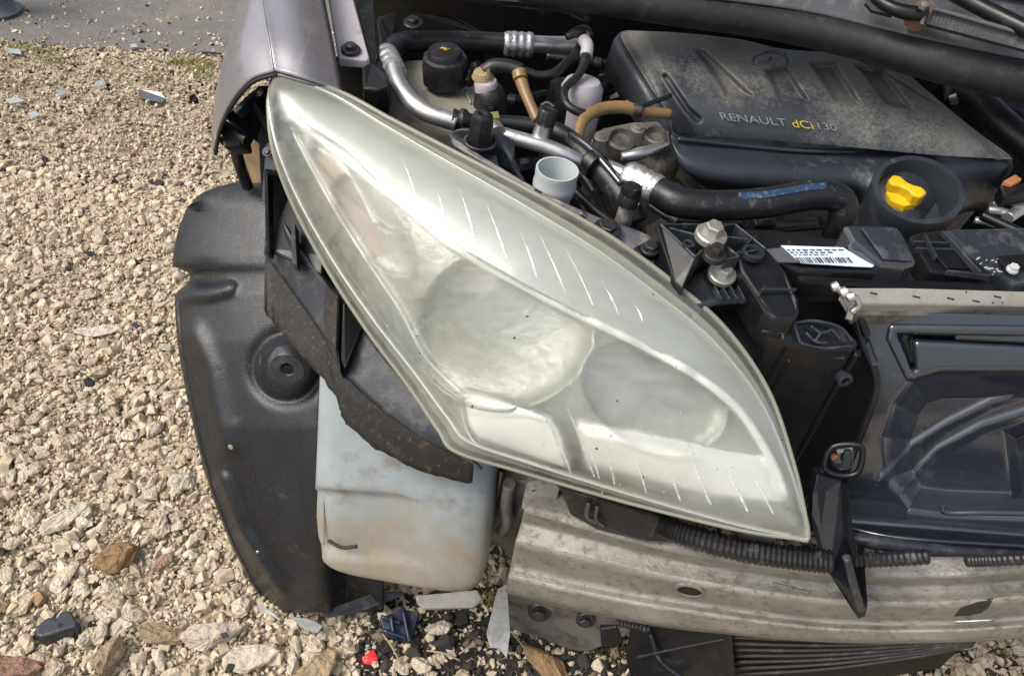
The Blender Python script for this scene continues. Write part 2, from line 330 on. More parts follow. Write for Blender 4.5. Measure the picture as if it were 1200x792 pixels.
M['gravel_big'] = stone_material('crushed_limestone_large', GR, .035, 2.0, (.84, 1.08))
M['sand'] = material('sandy_ground', (.46, .385, .28), .95, bump=(120, 1.0, .01), vary=.3, dirt=((.14, .105, .065), .38, 5, .0), spec=.1)
M['asphalt'] = material('worn_asphalt', (.165, .155, .145), .85, bump=(160, .9, .006), vary=.15, dirt=((.22, .20, .17), .36, 3, .0), spots=((.33, .32, .29), 55, .20), spec=.25)
M['grass'] = material('thin_grass', (.20, .19, .06), .7, vary=.4)
M['soil'] = material('dark_soil', (.028, .024, .02), .9, bump=(90, 1, .012), vary=.5)

# ---------------------------------------------------------------- the ground
EDGE = [(-600, 30), (-250, 40), (0, 50), (60, 53), (120, 57), (190, 60), (260, 66), (420, 78), (700, 98)]
eg = [V(a, b, 0) for a, b in EDGE]
d0 = eg[1]-eg[0]; d0 /= np.linalg.norm(d0); d1 = eg[-1]-eg[-2]; d1 /= np.linalg.norm(d1)
S = 220
g = mesh_obj('gravel_ground', [(-S, -S, 0), (S, -S, 0), (S, S, 0), (-S, S, 0)], [(0, 1, 2, 3)], M['sand'], smooth=False); tag(g, kind='structure')
GROUND = g
ep = [eg[0]-d0*180]+list(crom(eg, 60))+[eg[-1]+d1*180]
ep = [p+np.array([0, random.gauss(0, .02), 0]) for p in ep]
vs = [p*[1, 1, 0]+[0, 0, .004] for p in ep]+[np.array([x_, 210, .004]) for x_ in np.linspace(ep[0][0], ep[-1][0], len(ep))]
n = len(ep); a_ = mesh_obj('asphalt_yard', vs, [(i, i+1, n+i+1, n+i) for i in range(n-1)], M['asphalt'], smooth=False); tag(a_, kind='structure')
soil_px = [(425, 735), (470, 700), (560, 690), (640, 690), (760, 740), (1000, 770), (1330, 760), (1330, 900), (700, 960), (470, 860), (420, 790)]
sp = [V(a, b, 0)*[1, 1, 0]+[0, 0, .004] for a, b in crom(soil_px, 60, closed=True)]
so_ = mesh_obj('dark_soil_patch', sp, [tuple(range(60))[::-1]], M['soil'], smooth=False); tag(so_, kind='structure')  # near-black soil patch below and in front of the crash beam

def proto(sub, seed, cuts=9):           # an angular crushed stone: hull of a few random points
    r = np.random.default_rng(seed); n = {1: 9, 2: 15, 3: 26}[sub]; bm = bmesh.new()
    P = r.normal(size=(n, 3)); P /= np.linalg.norm(P, axis=1)[:, None]; P *= r.uniform(.75, 1, (n, 1)); P *= r.uniform(.7, 1.25, 3)*[1, .88, .70]
    for q in P: bm.verts.new(q)
    h = bmesh.ops.convex_hull(bm, input=bm.verts[:]); bmesh.ops.delete(bm, geom=[g_ for g_ in h['geom_interior'] if isinstance(g_, bmesh.types.BMVert)], context='VERTS')
    if sub == 3:
        bmesh.ops.bevel(bm, geom=bm.edges[:], offset=.035, segments=1, affect='EDGES', clamp_overlap=True); bmesh.ops.triangulate(bm, faces=bm.faces[:])
        bmesh.ops.subdivide_edges(bm, edges=[e for e in bm.edges if e.calc_length() > .28], cuts=1); bmesh.ops.triangulate(bm, faces=bm.faces[:])
        for q in bm.verts: q.co += Vector(r.normal(size=3))*.022
    bmesh.ops.triangulate(bm, faces=bm.faces[:]); bm.verts.index_update()
    v = np.array([x.co[:] for x in bm.verts]); f = np.array([[q.index for q in p.verts] for p in bm.faces]); bm.free()
    v = v-(v.max(0)+v.min(0))/2; return v/np.abs(v).max(), f
def randrot(n, tilt=.7):
    a = rng.uniform(0, 2*np.pi, n); b = rng.normal(0, tilt, n); c = rng.normal(0, tilt, n)
    ca, sa, cb, sb, cc, sc = np.cos(a), np.sin(a), np.cos(b), np.sin(b), np.cos(c), np.sin(c); z = np.zeros(n); o = np.ones(n)
    A = np.array([[ca, -sa, z], [sa, ca, z], [z, z, o]]).transpose(2, 0, 1); Bx = np.array([[o, z, z], [z, cb, -sb], [z, sb, cb]]).transpose(2, 0, 1); Cy = np.array([[cc, z, sc], [z, o, z], [-sc, z, cc]]).transpose(2, 0, 1)
    return A@Bx@Cy
soil_xy = np.array(sp)[:, :2]
edge_xy = np.array([p[:2] for p in ep])
def scatter(n, sub, smin, smax, med, sig, nproto, region, xy=None):
    x0, x1, y0, y1 = region
    if xy is None: xy = np.stack([rng.uniform(x0, x1, n), rng.uniform(y0, y1, n)], 1)
    ye = np.interp(xy[:, 0], edge_xy[:, 0], edge_xy[:, 1]); over = xy[:, 1]-ye
    hid = (xy[:, 0] > -.22) & (xy[:, 1] > np.where(xy[:, 0] > .3, .98, .80))
    keep = ~hid & ((over < 0) | (rng.uniform(0, 1, len(xy)) < .09*np.exp(-np.maximum(over, 0)/.25))); xy = xy[keep]; over = over[keep]; n = len(xy)
    s = np.clip(np.exp(rng.normal(np.log(med), sig, n)), smin, smax)/2
    s = np.where(over > 0, np.minimum(s, .010), s)*np.where((over < 0) & (over > -.7), .78, 1.0)
    tint = np.clip(.14+.80*rng.beta(2.2, 2.2, n), 0, 1)
    rr = rng.uniform(0, 1, n); tint = np.where(rr < .012, rng.uniform(.0, .1, n), tint); tint = np.where(rr > .997, 1.0, tint)
    far = (over > -.8) & (rng.uniform(0, 1, n) < .10); tint = np.where(far, rng.uniform(.02, .14, n), tint)
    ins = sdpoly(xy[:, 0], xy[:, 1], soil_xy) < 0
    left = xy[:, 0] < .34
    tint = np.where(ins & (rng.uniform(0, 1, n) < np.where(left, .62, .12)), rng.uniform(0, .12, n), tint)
    Rm = randrot(n); pid = rng.integers(0, nproto, n); VS, FS, TS = [], [], []; base = 0
    z = s*rng.uniform(-.2, .62, n)+.006*rng.uniform(0, 1, n)*(over < 0)+.004*(over > 0)
    for k in range(nproto):
        v, f = proto(sub, 100*sub+k, cuts=4 if sub == 1 else 11); ii = np.where(pid == k)[0]
        if len(ii) == 0: continue
        q = np.einsum('nij,vj->nvi', Rm[ii], v)*s[ii][:, None, None]; q[..., 0] += xy[ii, 0][:, None]; q[..., 1] += xy[ii, 1][:, None]; q[..., 2] += z[ii][:, None]
        VS.append(q.reshape(-1, 3)); FS.append((f[None]+(np.arange(len(ii))*len(v))[:, None, None]+base).reshape(-1, 3)); TS.append(np.repeat(tint[ii], len(v))); base += len(ii)*len(v)
    return np.vstack(VS), np.vstack(FS), np.concatenate(TS)
def stone_mesh(name, parts, mat, kind='stuff', parent=None):
    off = 0; V_, F_, T_ = [], [], []
    for v, f, t in parts: V_.append(v); F_.append(f+off); T_.append(t); off += len(v)
    v = np.vstack(V_); f = np.vstack(F_); t = np.concatenate(T_)
    me = bpy.data.meshes.new(name); me.vertices.add(len(v)); me.vertices.foreach_set('co', v.astype(np.float32).ravel())
    me.loops.add(f.size); me.loops.foreach_set('vertex_index', f.astype(np.int32).ravel()); me.polygons.add(len(f))
    me.polygons.foreach_set('loop_start', np.arange(0, f.size, 3, dtype=np.int32)); me.polygons.foreach_set('loop_total', np.full(len(f), 3, np.int32))
    me.update(calc_edges=True); me.shade_flat(); at = me.attributes.new('tint', 'FLOAT', 'POINT'); at.data.foreach_set('value', t.astype(np.float32))
    me.materials.append(mat); o = bpy.data.objects.new(name, me); COL.objects.link(o)
    if kind: o['kind'] = kind
    if parent: adopt(o, parent)
    return o
NEAR = (-1.7, 1.35, .12, 1.75); FAR = (-2.7, .3, 1.5, 2.8)
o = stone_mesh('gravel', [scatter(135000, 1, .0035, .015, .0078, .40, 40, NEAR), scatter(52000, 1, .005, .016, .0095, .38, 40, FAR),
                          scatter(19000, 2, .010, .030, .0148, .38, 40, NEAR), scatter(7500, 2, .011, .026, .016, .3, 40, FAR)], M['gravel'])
tag(o, 'pale beige crushed stone gravel spread over the yard', 'gravel')
# the stones that show largest, one by one
pm = []
for k in range(14):
    v, f = proto(3, 900+k, 11); pm.append((v, f))
def stone_at(name, px, py, size, tint, k=None, squash=1.0, parent=None, mat=None, long=1.0, rot=None):
    v, f = pm[random.randrange(14) if k is None else k]
    key = f'stone_{id(v)}_{round(tint, 2)}'
    p = V(px, py, 0); a = random.uniform(0, 6.28) if rot is None else rot
    me = bpy.data.meshes.get(key)
    if me is None or mat is not None:
        me = bpy.data.meshes.new(key); me.from_pydata(v.tolist(), [], f.tolist()); at = me.attributes.new('tint', 'FLOAT', 'POINT'); at.data.foreach_set('value', np.full(len(v), tint, np.float32)); me.materials.append(mat or M['gravel_big']); me.update()
    o = bpy.data.objects.new(name, me); COL.objects.link(o); s = size/2
    o.location = (p[0], p[1], s*.42*squash+.005); o.scale = (s*long, s/long**.5, s*.8*squash); o.rotation_euler = (random.gauss(0, .15), random.gauss(0, .15), a)
    if parent: o.parent = parent
    return o
cnt = 0
left_poly = [(-5, 75), (250, 75), (250, 170), (205, 250), (205, 420), (262, 620), (320, 735), (460, 735), (590, 797), (-5, 797)]
right_poly = [(1000, 797), (1210, 755), (1210, 797)]
KEEP = [(435, 773, 26), (67, 735, 42), (117, 392, 45), (137, 660, 40), (191, 662, 26), (178, 112, 22), (466, 735, 40), (250, 752, 40), (298, 772, 40), (192, 748, 35), (130, 776, 35)]
while cnt < 285:
    px, py = random.uniform(-5, 1205), 75+720*random.random()**.62
    inl = sdpoly(np.array([px]), np.array([py]), left_poly)[0] < 0; inr = sdpoly(np.array([px]), np.array([py]), right_poly)[0] < 0
    if not (inl or inr): continue
    if any(math.hypot(px-a_x, (py-a_y)*1.3) < a_d for a_x, a_y, a_d in KEEP): continue
    s = random.choice([.020, .022, .024, .026, .028, .03, .036]); t = random.choice([.3, .42, .52, .6, .68, .76, .84, .9])
    if random.random() < .02: t = 1.0
    stone_at('stone', px, py, s*(.8 if py < 250 else 1), t, squash=random.uniform(.8, 1.15), parent=GROUND, long=random.uniform(1, 1.3)); cnt += 1
M['rock_rust'] = stone_material('rusty_brown_rock', [(0, (.19, .11, .055)), (1, (.30, .19, .10))], .05, 2.2, (.78, 1.1))
M['rock_red'] = stone_material('reddish_rock', [(0, (.26, .14, .09)), (1, (.40, .27, .20))], .05, 2.2, (.78, 1.1))
M['rock_pale'] = stone_material('pale_limestone_rock', [(0, (.45, .38, .28)), (1, (.58, .52, .43))], .05, 2.2, (.78, 1.1))
M['rock_brown'] = stone_material('brown_rock', [(0, (.26, .18, .10)), (1, (.36, .27, .17))], .05, 2.2, (.78, 1.1))
for px, py, s, m, tt, lab, sq, lg, ro in [
    (117, 392, .082, 'rock_pale', .9, 'large flat pale stone lying alone on the gravel', .35, 1.25, .3),
    (137, 660, .070, 'rock_rust', .7, 'rust brown angular rock on gravel beside a small reddish stone', .9, 1.25, .5),
    (191, 662, .046, 'rock_red', .8, 'small reddish stone on gravel right of the rust brown rock', .9, 1, 1),
    (192, 748, .070, 'rock_brown', .6, 'brown flat rock on gravel between dark stopper and liner', .6, 1.3, 0),
    (130, 776, .062, 'rock_brown', .9, 'upright tan brown rock right of the dark plastic stopper', 1.1, 1.1, 1.5),
    (22, 787, .07, 'rock_red', .2, 'dark red rock at the bottom left corner below the stopper', .8, 1.2, .1),
    (250, 750, .082, 'rock_pale', .5, 'big pale cream rock half buried near the torn liner tip', .75, 1.2, .4),
    (296, 775, .075, 'rock_pale', .7, 'blocky pale rock at bottom edge below the liner tip', .7, 1.25, .3),
    (375, 790, .075, 'rock_brown', .95, 'grey beige pointed rock at bottom edge left of the red fragment', .9, 1.1, 1),
    (640, 785, .085, 'rock_rust', 1.0, 'orange brown rock under the crash beam on dark soil', .7, 1.2, 2.6),
    (513, 740, .050, 'rock_pale', .6, 'pale upright stone under the washer tank foot', 1.3, 1, .2),
    (80, 612, .062, 'rock_pale', .95, 'long whitish stone on gravel left of the rust brown rock', .8, 1.5, .9),
    (215, 570, .045, 'rock_pale', 1.0, 'whitish stone on gravel just left of the liner edge', .8, 1.2, .3),
    (105, 350, .04, 'rock_pale', .4, 'pale stone just above the large flat stone', .8, 1.2, .3)]:
    o = stone_at('rock', px, py, s, tt, squash=sq, mat=M[m], long=lg, rot=ro); tag(o, lab, 'rock', 'rocks lying on the gravel')
# thin grass along the asphalt edge and moss under the beam
bl_v, bl_f = [], []
def blade(p, h, lean, wdt):
    a = random.uniform(0, 6.28); d = np.array([math.cos(a), math.sin(a), 0]); s = np.array([-d[1], d[0], 0])*wdt; b = len(bl_v)
    q = p+d*lean*.4+[0, 0, h*.65]; t = p+d*lean+[0, 0, h]
    bl_v.extend([p-s, p+s, q+s*.7, q-s*.7, t]); bl_f.extend([(b, b+1, b+2, b+3), (b+3, b+2, b+4)])
for cx, cy, sx, sy, n_ in [(35, 60, 30, 6, 420), (65, 72, 25, 6, 260), (215, 75, 18, 6, 380), (235, 88, 14, 8, 240), (185, 95, 18, 10, 200), (130, 88, 30, 12, 220), (20, 105, 20, 8, 120), (145, 125, 25, 10, 150), (10, 78, 15, 8, 160), (240, 78, 12, 5, 300),
                             (455, 722, 14, 8, 60), (575, 705, 10, 8, 60), (715, 765, 22, 10, 130), (1075, 772, 40, 8, 110), (1180, 768, 16, 8, 60)]:
    for _ in range(int(n_*.6)):
        p = V(random.gauss(cx, sx*.6), random.gauss(cy, sy*.6), 0); blade(p+np.array([0, 0, .003]), random.uniform(.006, .02), random.uniform(.005, .025), random.uniform(.0008, .0016))
o = mesh_obj('grass', bl_v, bl_f, M['grass'], smooth=False); tag(o, 'thin yellowish green grass sprouting through gravel by the asphalt', 'grass', kind='stuff')

# ---------------------------------------------------------------- the car
CAR = bpy.data.objects.new('car', None); COL.objects.link(CAR); CAR.location = (.35, .9, 0); bpy.context.view_layer.update()
tag(CAR, 'crashed grey car with front bumper missing, clouded headlight and engine bay open', 'car')

# --- fender
rowsF = [[(400, 108, .845), (362, 95, .86), (323, 84, .865), (293, 95, .845), (270, 122, .805), (257, 150, .765), (251, 178, .725)],
         [(392, 62, .87), (354, 50, .885), (317, 42, .888), (281, 58, .86), (262, 88, .815), (253, 122, .765), (250, 150, .725)],
         [(380, 0, .895), (342, -10, .91), (308, -14, .908), (289, 4, .885), (272, 42, .83), (260, 82, .77), (255, 115, .725)],
         [(370, -60, .915), (336, -75, .93), (303, -80, .928), (294, -50, .90), (284, -5, .84), (272, 40, .775), (264, 78, .725)],
         [(352, -180, .94), (322, -195, .955), (295, -200, .952), (294, -160, .92), (292, -90, .85), (286, -30, .78), (280, 20, .725)]]
def tight(r):                           # doubled points either side of the crease keep it crisp
    r = [np.array(q, float) for q in r]; c = r[2]; return r[:2]+[c+(r[1]-c)*.10, c, c+(r[3]-c)*.12]+r[3:]
rowsF = [tight(r) for r in rowsF]
rowsF = [[tuple(q) for q in r] for r in rowsF]
G = gridrows([VL(r) for r in rowsF], 49, 41)
fender = grid_obj('fender', G, M['paint'], CAR, solid=.004, off=0)
lipc = [p+np.array([.002, -.002, -.002]) for p in crom(VL(rowsF[0]), 49)[18:]]
tube('flange', lipc, .0026, M['black'], fender, n=50, seg=8)
lipb = [p+np.array([0, -.001, -.003]) for p in crom(VL(rowsF[0]), 49)[:19]]
tube('edge_fold', lipb, .0024, M['paint_dark'], fender, n=30, seg=8)
# inner wing rail with bolts, gutter and the panel below it
prism('wing_rail', VL([(384, -10, .875), (411, -12, .875), (433, 68, .845), (430, 71, .845), (397, 68, .845)]), (0, 0, -.012), M['canister'], CAR, .002)
bolt(V(411, 57, .852), (.05, -.1, 1), .0075, M['bolt_dark'], CAR)
prism('gutter', VL([(413, -14, .865), (437, -14, .86), (442, 66, .835), (434, 70, .835)]), (0, 0, -.05), M['seal'], CAR, .003)
grid_obj('wing_panel', gridrows([VL([(394, 66, .838), (440, 70, .833)]), VL([(398, 90, .80), (445, 95, .80)]), VL([(400, 125, .74), (450, 140, .74)])], 10, 12), M['ledge'], CAR, solid=.003)
prism('wing_clip', VL([(430, 78, .83), (448, 68, .83), (456, 88, .83), (452, 104, .83), (432, 106, .83)]), (0, .01, -.05), M['black_deep'], CAR, .003)

# --- brackets under the fender nose
fb = prism('nose_bracket', VL([(262, 138, .79), (290, 112, .80), (303, 100, .80), (322, 100, .80), (322, 172, .74), (300, 166, .745)]), (0, .05, -.05), M['black_deep'], CAR, .003)
prism('stiffener', VL([(272, 128, .806), (298, 104, .806), (302, 108, .806), (276, 133, .806)]), (0, .02, -.02), M['ledge'], fb, .002)
prism('stiffener', VL([(289, 118, .80), (294, 114, .80), (320, 150, .78), (316, 156, .78)]), (0, .01, -.02), M['black'], fb, .002)
bolt(V(303, 108, .806), (-.3, -.5, .8), .0035, M['bolt'], fb)
tube('guide_pin', VL([(262, 148, .752), (276, 155, .752), (291, 165, .75)]), .0085, M['black'], fb, seg=12)
prism('clip_plate', VL([(258, 152, .755), (280, 152, .755), (284, 172, .74), (262, 174, .74)]), (0, .03, -.03), M['black_deep'], fb, .003)
lathe('clip', W(264, 165, .90), (-.2, -1, .3), [(.003, 0), (.007, .001), (.006, .004), (.002, .005)], M['ledge'], fb, 12)
tube('strut', VL([(273, 160, .70), (280, 190, .66), (290, 218, .60)]), .009, M['black'], CAR, seg=10)
grid_obj('inner_panel', gridrows([WL([(278, 158, 1.02), (325, 158, 1.0)]), WL([(286, 190, 1.02), (325, 190, 1.0)]), WL([(292, 222, 1.02), (325, 222, 1.0)])], 8, 8), M['tan'], CAR, solid=.004)

# --- fender liner
LE = np.array([(222, 243), (211, 272), (206, 298), (205, 316), (214, 318), (227, 314), (222, 333), (207, 346), (207, 366), (212, 410), (221, 460), (234, 520), (251, 580), (272, 634), (297, 684), (322, 716), (330, 722)], float)
lys = np.arange(243, 719, 4.0)
def lef(py):
    i = np.interp(py, [243, 272, 298, 313, 316, 326, 334, 345, 366, 410, 460, 520, 580, 634, 684, 716, 722], [222, 211, 206, 205, 224, 226, 222, 208, 208, 212, 221, 234, 251, 272, 297, 322, 330]); return i
NU = 70; PX = np.zeros((len(lys), NU)); PY = np.zeros_like(PX)
for j, py in enumerate(lys):
    l = lef(py); r = 450 if py > 330 else 340+(py-243)*.9
    PX[j] = l+(r-l)*np.linspace(0, 1, NU)**1.2; PY[j] = py
t = (PX-lef(PY))/150
def liner_y(px, py):
    y = np.interp(py, [215, 243, 300, 400, 500, 600, 720], [1.02, .95, .885, .785, .70, .632, .562])
    k = np.clip((px-lef(py))/170, 0, 1)
    y = y+.06*(1-np.sqrt(np.clip(1-(1-k)**2*.97, 0, 1)))         # turns back towards its outer edge
    y = y+.05*sstep(372, 410, px)*sstep(440, 470, py)
    d = np.hypot(px-338, (py-430)*1.0); y = y-.022*(1-sstep(20, 34, d))+.006*np.exp(-((d-40)/7)**2)
    y = y+.010*np.exp(-((px-(238+(py-330)*.02))/16)**2)*sstep(300, 318, py)*(1-sstep(324, 342, py))*.7   # pocket beside the torn notch
    dl = dline(px, py, [(222, 345), (245, 345), (270, 338)]); y = y-.010*np.exp(-(dl/7)**2)
    dl = dline(px, py, [(228, 390), (246, 430), (256, 480), (266, 520)]); y = y-.009*np.exp(-(dl/13)**2)
    dl = dline(px, py, [(262, 560), (285, 620), (310, 660), (330, 690)]); y = y-.010*np.exp(-(dl/8)**2)
    pass
    return y
PYs = PY.copy()
G = W(PX, PY, liner_y(PX, PY))
rim = WL([(228, 238, 1.0), (240, 229, 1.01), (262, 221, 1.02), (290, 216, 1.02), (318, 213, 1.02)])
top = crom(rim, NU); mid = crom(WL([(224, 240, .975), (242, 234, .98), (266, 227, .985), (295, 222, .985), (330, 219, .985)]), NU)
G = np.concatenate([top[None], mid[None], G], 0)
liner = grid_obj('fender_liner', G, M['liner'], CAR, solid=.004)
tube('rim', crom(rim, 20), .005, M['black'], liner, seg=8)
lathe('boss', W(338, 430, .733), (.05, -1, .25), [(.030, -.01), (.029, 0), (.024, .006), (.011, .0065), (.0085, .004), (.0085, -.004)], M['ledge'], liner, 32)
lathe('hole', W(339, 431, .733), (.05, -1, .25), [(.0085, -.003), (.0086, .0052), (.002, .0052)], M['black_deep'], liner, 20)
tube('edge_lip', [W(lef(p)+2, p, liner_y(np.array(lef(p)+2.), np.array(p))-.004) for p in range(352, 716, 14)], .0035, M['rubber'], liner, n=200, seg=6, corr=.25)
lathe('rivet', W(270, 523, liner_y(np.array(270.), np.array(523.))-.002), (-.2, -1, .3), [(.0055, -.004), (.005, .001), (.002, .002)], M['bolt'], liner, 12)
lathe('rivet', W(302, 646, liner_y(np.array(302.), np.array(646.))-.002), (-.2, -1, .3), [(.004, -.004), (.003, .001), (.002, .002)], M['bolt'], liner, 12)
for k, (a, b, c, d) in enumerate([(232, 355, 262, 352), (240, 358, 252, 362), (283, 383, 292, 388), (287, 386, 296, 392)]):
    tube('scuff', [W(a, b, liner_y(np.array(float(a)), np.array(float(b)))-.001), W(c, d, liner_y(np.array(float(c)), np.array(float(d)))-.001)], .0012, M['ledge'], liner, n=6, seg=5)

# --- washer tank
def tank_edges(py):
    l = np.interp(py, [360, 440, 560, 640, 658, 672, 684, 692, 699], [374, 373, 369, 366, 368, 374, 386, 405, 440])
    r = np.interp(py, [360, 440, 560, 600, 650, 665, 680, 690, 699], [590, 582, 576, 573, 568, 564, 555, 543, 515]); return l, r
tpy = np.concatenate([np.linspace(425, 640, 40), np.linspace(645, 699, 26)]); rowsT = []
for py in tpy:
    l, r = tank_edges(py); yf = np.interp(py, [425, 697], [.725, .53]); sl_ = (py-385)/312*.0
    pyo = py+16*sstep(560, 699, py); pl, pr = W(l-6, pyo-8, yf), W(r, pyo+12, yf); pl = pl+[0, .06, 0]; pr = pr+[0, .06, 0]; c = (pl+pr)/2; hw = np.linalg.norm(pr-pl)/2; dep = .075*(1-.75*sstep(660, 699, py)**2); row = []
    for th in np.linspace(0, 2*math.pi, 72, endpoint=False):
        ct, st = math.cos(th), math.sin(th); e = 2/5.0
        row.append(c+np.array([hw*abs(ct)**e*np.sign(ct), .02+dep*abs(st)**e*np.sign(st), 0]))
    rowsT.append(row)
G = np.array(rowsT)
qx, qy = proj(G.reshape(-1, 3)); qx = qx.reshape(G.shape[:2]); qy = qy.reshape(G.shape[:2])
front = (G[..., 1] < (G[..., 1].min(1)+G[..., 1].max(1))[:, None]/2)
sd = sdpoly(qx, qy, [(330, 574), (470, 584), (482, 592), (486, 610), (484, 648), (470, 658), (330, 648)])
G[..., 1] += front*(.012*(1-sstep(-5, 5, sd))-.006*np.exp(-((qx-(505))/9)**2)*sstep(590, 620, qy)*0)
nv, nu = G.shape[:2]; Fq = gfaces(nv, nu, cu=True); Fq.append(tuple((nv-1)*nu+i for i in range(nu)))
tank = mesh_obj('washer_tank', G.reshape(-1, 3), Fq, M['tank'], CAR)
tube('mould_line', [W(379+.02*k, 470+k*14, np.interp(470+k*14, [425, 697], [.733, .538])-.001) for k in range(13)], .0012, M['tank'], tank, n=40, seg=6)
tube('crack', [W(385, 633, .578), W(400, 641, .571), W(418, 640, .571)], .003, M['speck'], tank, seg=6)
prism('foot_plate', VL([(487, 697, .28), (560, 690, .285), (566, 702, .28), (556, 711, .28), (497, 713, .275), (488, 706, .275)]), (0, 0, -.006), M['grey_metal'], CAR, .003)

# --- headlight support, the muddy lip below the lamp
A = [(318, 210, .70), (340, 270, .665), (395, 345, .615), (440, 402, .58), (490, 462, .55), (532, 520, .525), (566, 548, .51)]
Bq = [(312, 298, .615), (336, 330, .60), (376, 388, .57), (402, 434, .55), (442, 474, .53), (496, 512, .51), (556, 538, .495)]
Cq = [(309, 362, .575), (334, 394, .555), (394, 462, .515), (406, 492, .495), (444, 524, .475), (502, 552, .46), (554, 563, .455)]
a3, b3, c3 = crom(VL(A), 60), crom(VL(Bq), 60), crom(VL(Cq), 60)
support = grid_obj('headlight_support', np.stack([lin([a, (a+b)/2, b], 9) for a, b in zip(a3, b3)], 1)[:, :, :].reshape(9, 60, 3), M['ledge'], CAR, solid=.004)
jag = np.array([.0015*math.sin(k*.7)+.0035*random.random()**3 for k in range(60)])
c3 = c3+np.stack([0*jag, 0*jag, -jag], 1)
grid_obj('lip', np.stack([lin([b, (b*.7+c*.3)+[0, -.003, 0], c], 9) for b, c in zip(b3, c3)], 1), M['lip'], support, solid=.004)
prism('fin', VL([(303, 168, .745), (312, 165, .745), (328, 170, .745), (330, 200, .72), (318, 240, .68), (306, 236, .68)]), (.004, .012, 0), M['ledge'], support, .001)
bolt(V(313, 178, .74), (0, -.7, .7), .004, M['bolt_dark'], support)
prism('box_wall', VL([(309, 199, .735), (350, 205, .72), (380, 300, .645), (378, 322, .635), (312, 292, .64)]), (0, .05, -.07), M['black'], support, .003)
prism('box_edge', VL([(309, 197, .742), (352, 203, .727), (352, 209, .725), (315, 204, .737), (317, 296, .645), (311, 296, .645)]), (0, .01, -.02), M['black'], support, .002)
prism('divider', VL([(341, 262, .69), (346, 262, .69), (348, 312, .65), (342, 308, .65)]), (0, .01, -.02), M['ledge'], support, .001)
prism('rib', VL([(380, 330, .635), (398, 346, .625), (396, 408, .585), (400, 440, .562), (378, 392, .585)]), (0, .02, -.04), M['lip'], support, .003)
prism('pocket_wall', VL([(402, 352, .625), (426, 382, .60), (404, 432, .572), (399, 420, .575)]), (0, .01, -.03), M['black_deep'], support, .002)

# --- headlight
Tq = [(319, 95, .845), (334, 87, .86), (400, 109, .848), (460, 141, .838), (520, 172, .828), (590, 208, .818), (650, 240, .808), (720, 281, .792), (790, 332, .766), (850, 385, .735), (900, 458, .69), (930, 545, .64), (946, 618, .597)]
Bb = [(317, 106, .84), (315, 127, .83), (321, 177, .795), (344, 240, .745), (384, 315, .69), (430, 386, .643), (480, 453, .602), (514, 503, .575), (534, 528, .563), (604, 550, .56), (732, 587, .562), (862, 619, .575), (946, 632, .588)]
Tc = crom(VL(Tq), 97); Bc = crom(VL(Bb), 97); OUT = np.array([-.05, -.72, .69])
def lamp_grid(v0, v1, nv, depth=0.0):
    G = []
    for v in np.linspace(v0, v1, nv):
        span = np.linalg.norm(Tc-Bc, axis=1); G.append(Tc*(1-v)+Bc*v+OUT*(np.clip(span*.26, 0, .075)*(math.sin(math.pi*v)**.75))[:, None])
    return np.array(G)
lampG = lamp_grid(0, 1, 49)
# reflector pan behind the lens, shaped with bowls, steps and ledges
LG = lamp_grid(.035, .965, 150); LG = np.stack([crom(LG[:, k], 150) for k in range(LG.shape[1])], 1); LG = np.array([crom(r, 260) for r in LG])
CRE = [(345, 138), (400, 183), (470, 238), (530, 287), (610, 333), (690, 374), (760, 408), (820, 442), (868, 482), (905, 540), (925, 592)]
lx, ly = proj(LG.reshape(-1, 3)); lx = lx.reshape(LG.shape[:2]); ly = ly.reshape(LG.shape[:2])
below = ly-np.interp(lx, [p[0] for p in CRE], [p[1] for p in CRE])
dep = .018+.020*sstep(-4, 8, below)
def bowl(cx, cy, rx, ry, d, ang=0):
    c, s = math.cos(ang), math.sin(ang); X = (lx-cx)*c+(ly-cy)*s; Y = -(lx-cx)*s+(ly-cy)*c
    q = np.hypot(X/rx, Y/ry); return d*np.sqrt(np.clip(1-q**2, 0, 1))*(below > -2)+(.004*np.exp(-((q-1.04)/.05)**2)*-1)*(below > 4)
dep = dep+bowl(588, 385, 106, 96, .042)+bowl(770, 468, 92, 62, .020, .45)+bowl(425, 258, 74, 30, .016, .95)
sdr = sdpoly(lx, ly, [(541, 463), (628, 488), (648, 499), (668, 553), (640, 548), (562, 522), (546, 498)]); dep = dep-.030*(1-sstep(-3, 3, sdr))-.004*np.exp(-(sdr/3)**2)
sdb = sdpoly(lx, ly, [(680, 505), (760, 520), (860, 540), (905, 545), (925, 600), (840, 592), (690, 556)]); dep = dep-.026*(1-sstep(-8, 8, sdb))*(np.clip(dep, 0, .05)/.05)
sdl = sdpoly(lx, ly, [(352, 142), (395, 170), (440, 215), (470, 262), (440, 262), (395, 225), (350, 175)]); dep = dep+.012*(1-sstep(-4, 4, sdl))
dep = np.maximum(dep, .006)
vpar = np.linspace(0, 1, LG.shape[0])[:, None]*np.ones(LG.shape[1]); edge = np.minimum(np.minimum(vpar, 1-vpar), 1)
dep = dep*sstep(0, .05, edge)+.004
PG = LG-OUT*dep[..., None]
hl = mesh_obj('headlight', PG.reshape(-1, 3), gfaces(*PG.shape[:2]), [M['bezel'], M['chrome'], M['skirt'], M['orange'], M['white_reflector']], CAR)
mi = np.zeros(PG.shape[:2], int)
mi[(below > 2)] = 1
mi[(sdpoly(lx, ly, [(350, 160), (372, 172), (412, 232), (440, 290), (420, 300), (380, 258), (352, 200)]) < 0)] = 3
mi[(sdr < 2)] = 4; mi[(sdb < 6)] = 4
mi[(vpar > .955) | ((vpar > .915) & (lx > 540))] = 2; mi[(vpar < .03)] = 2
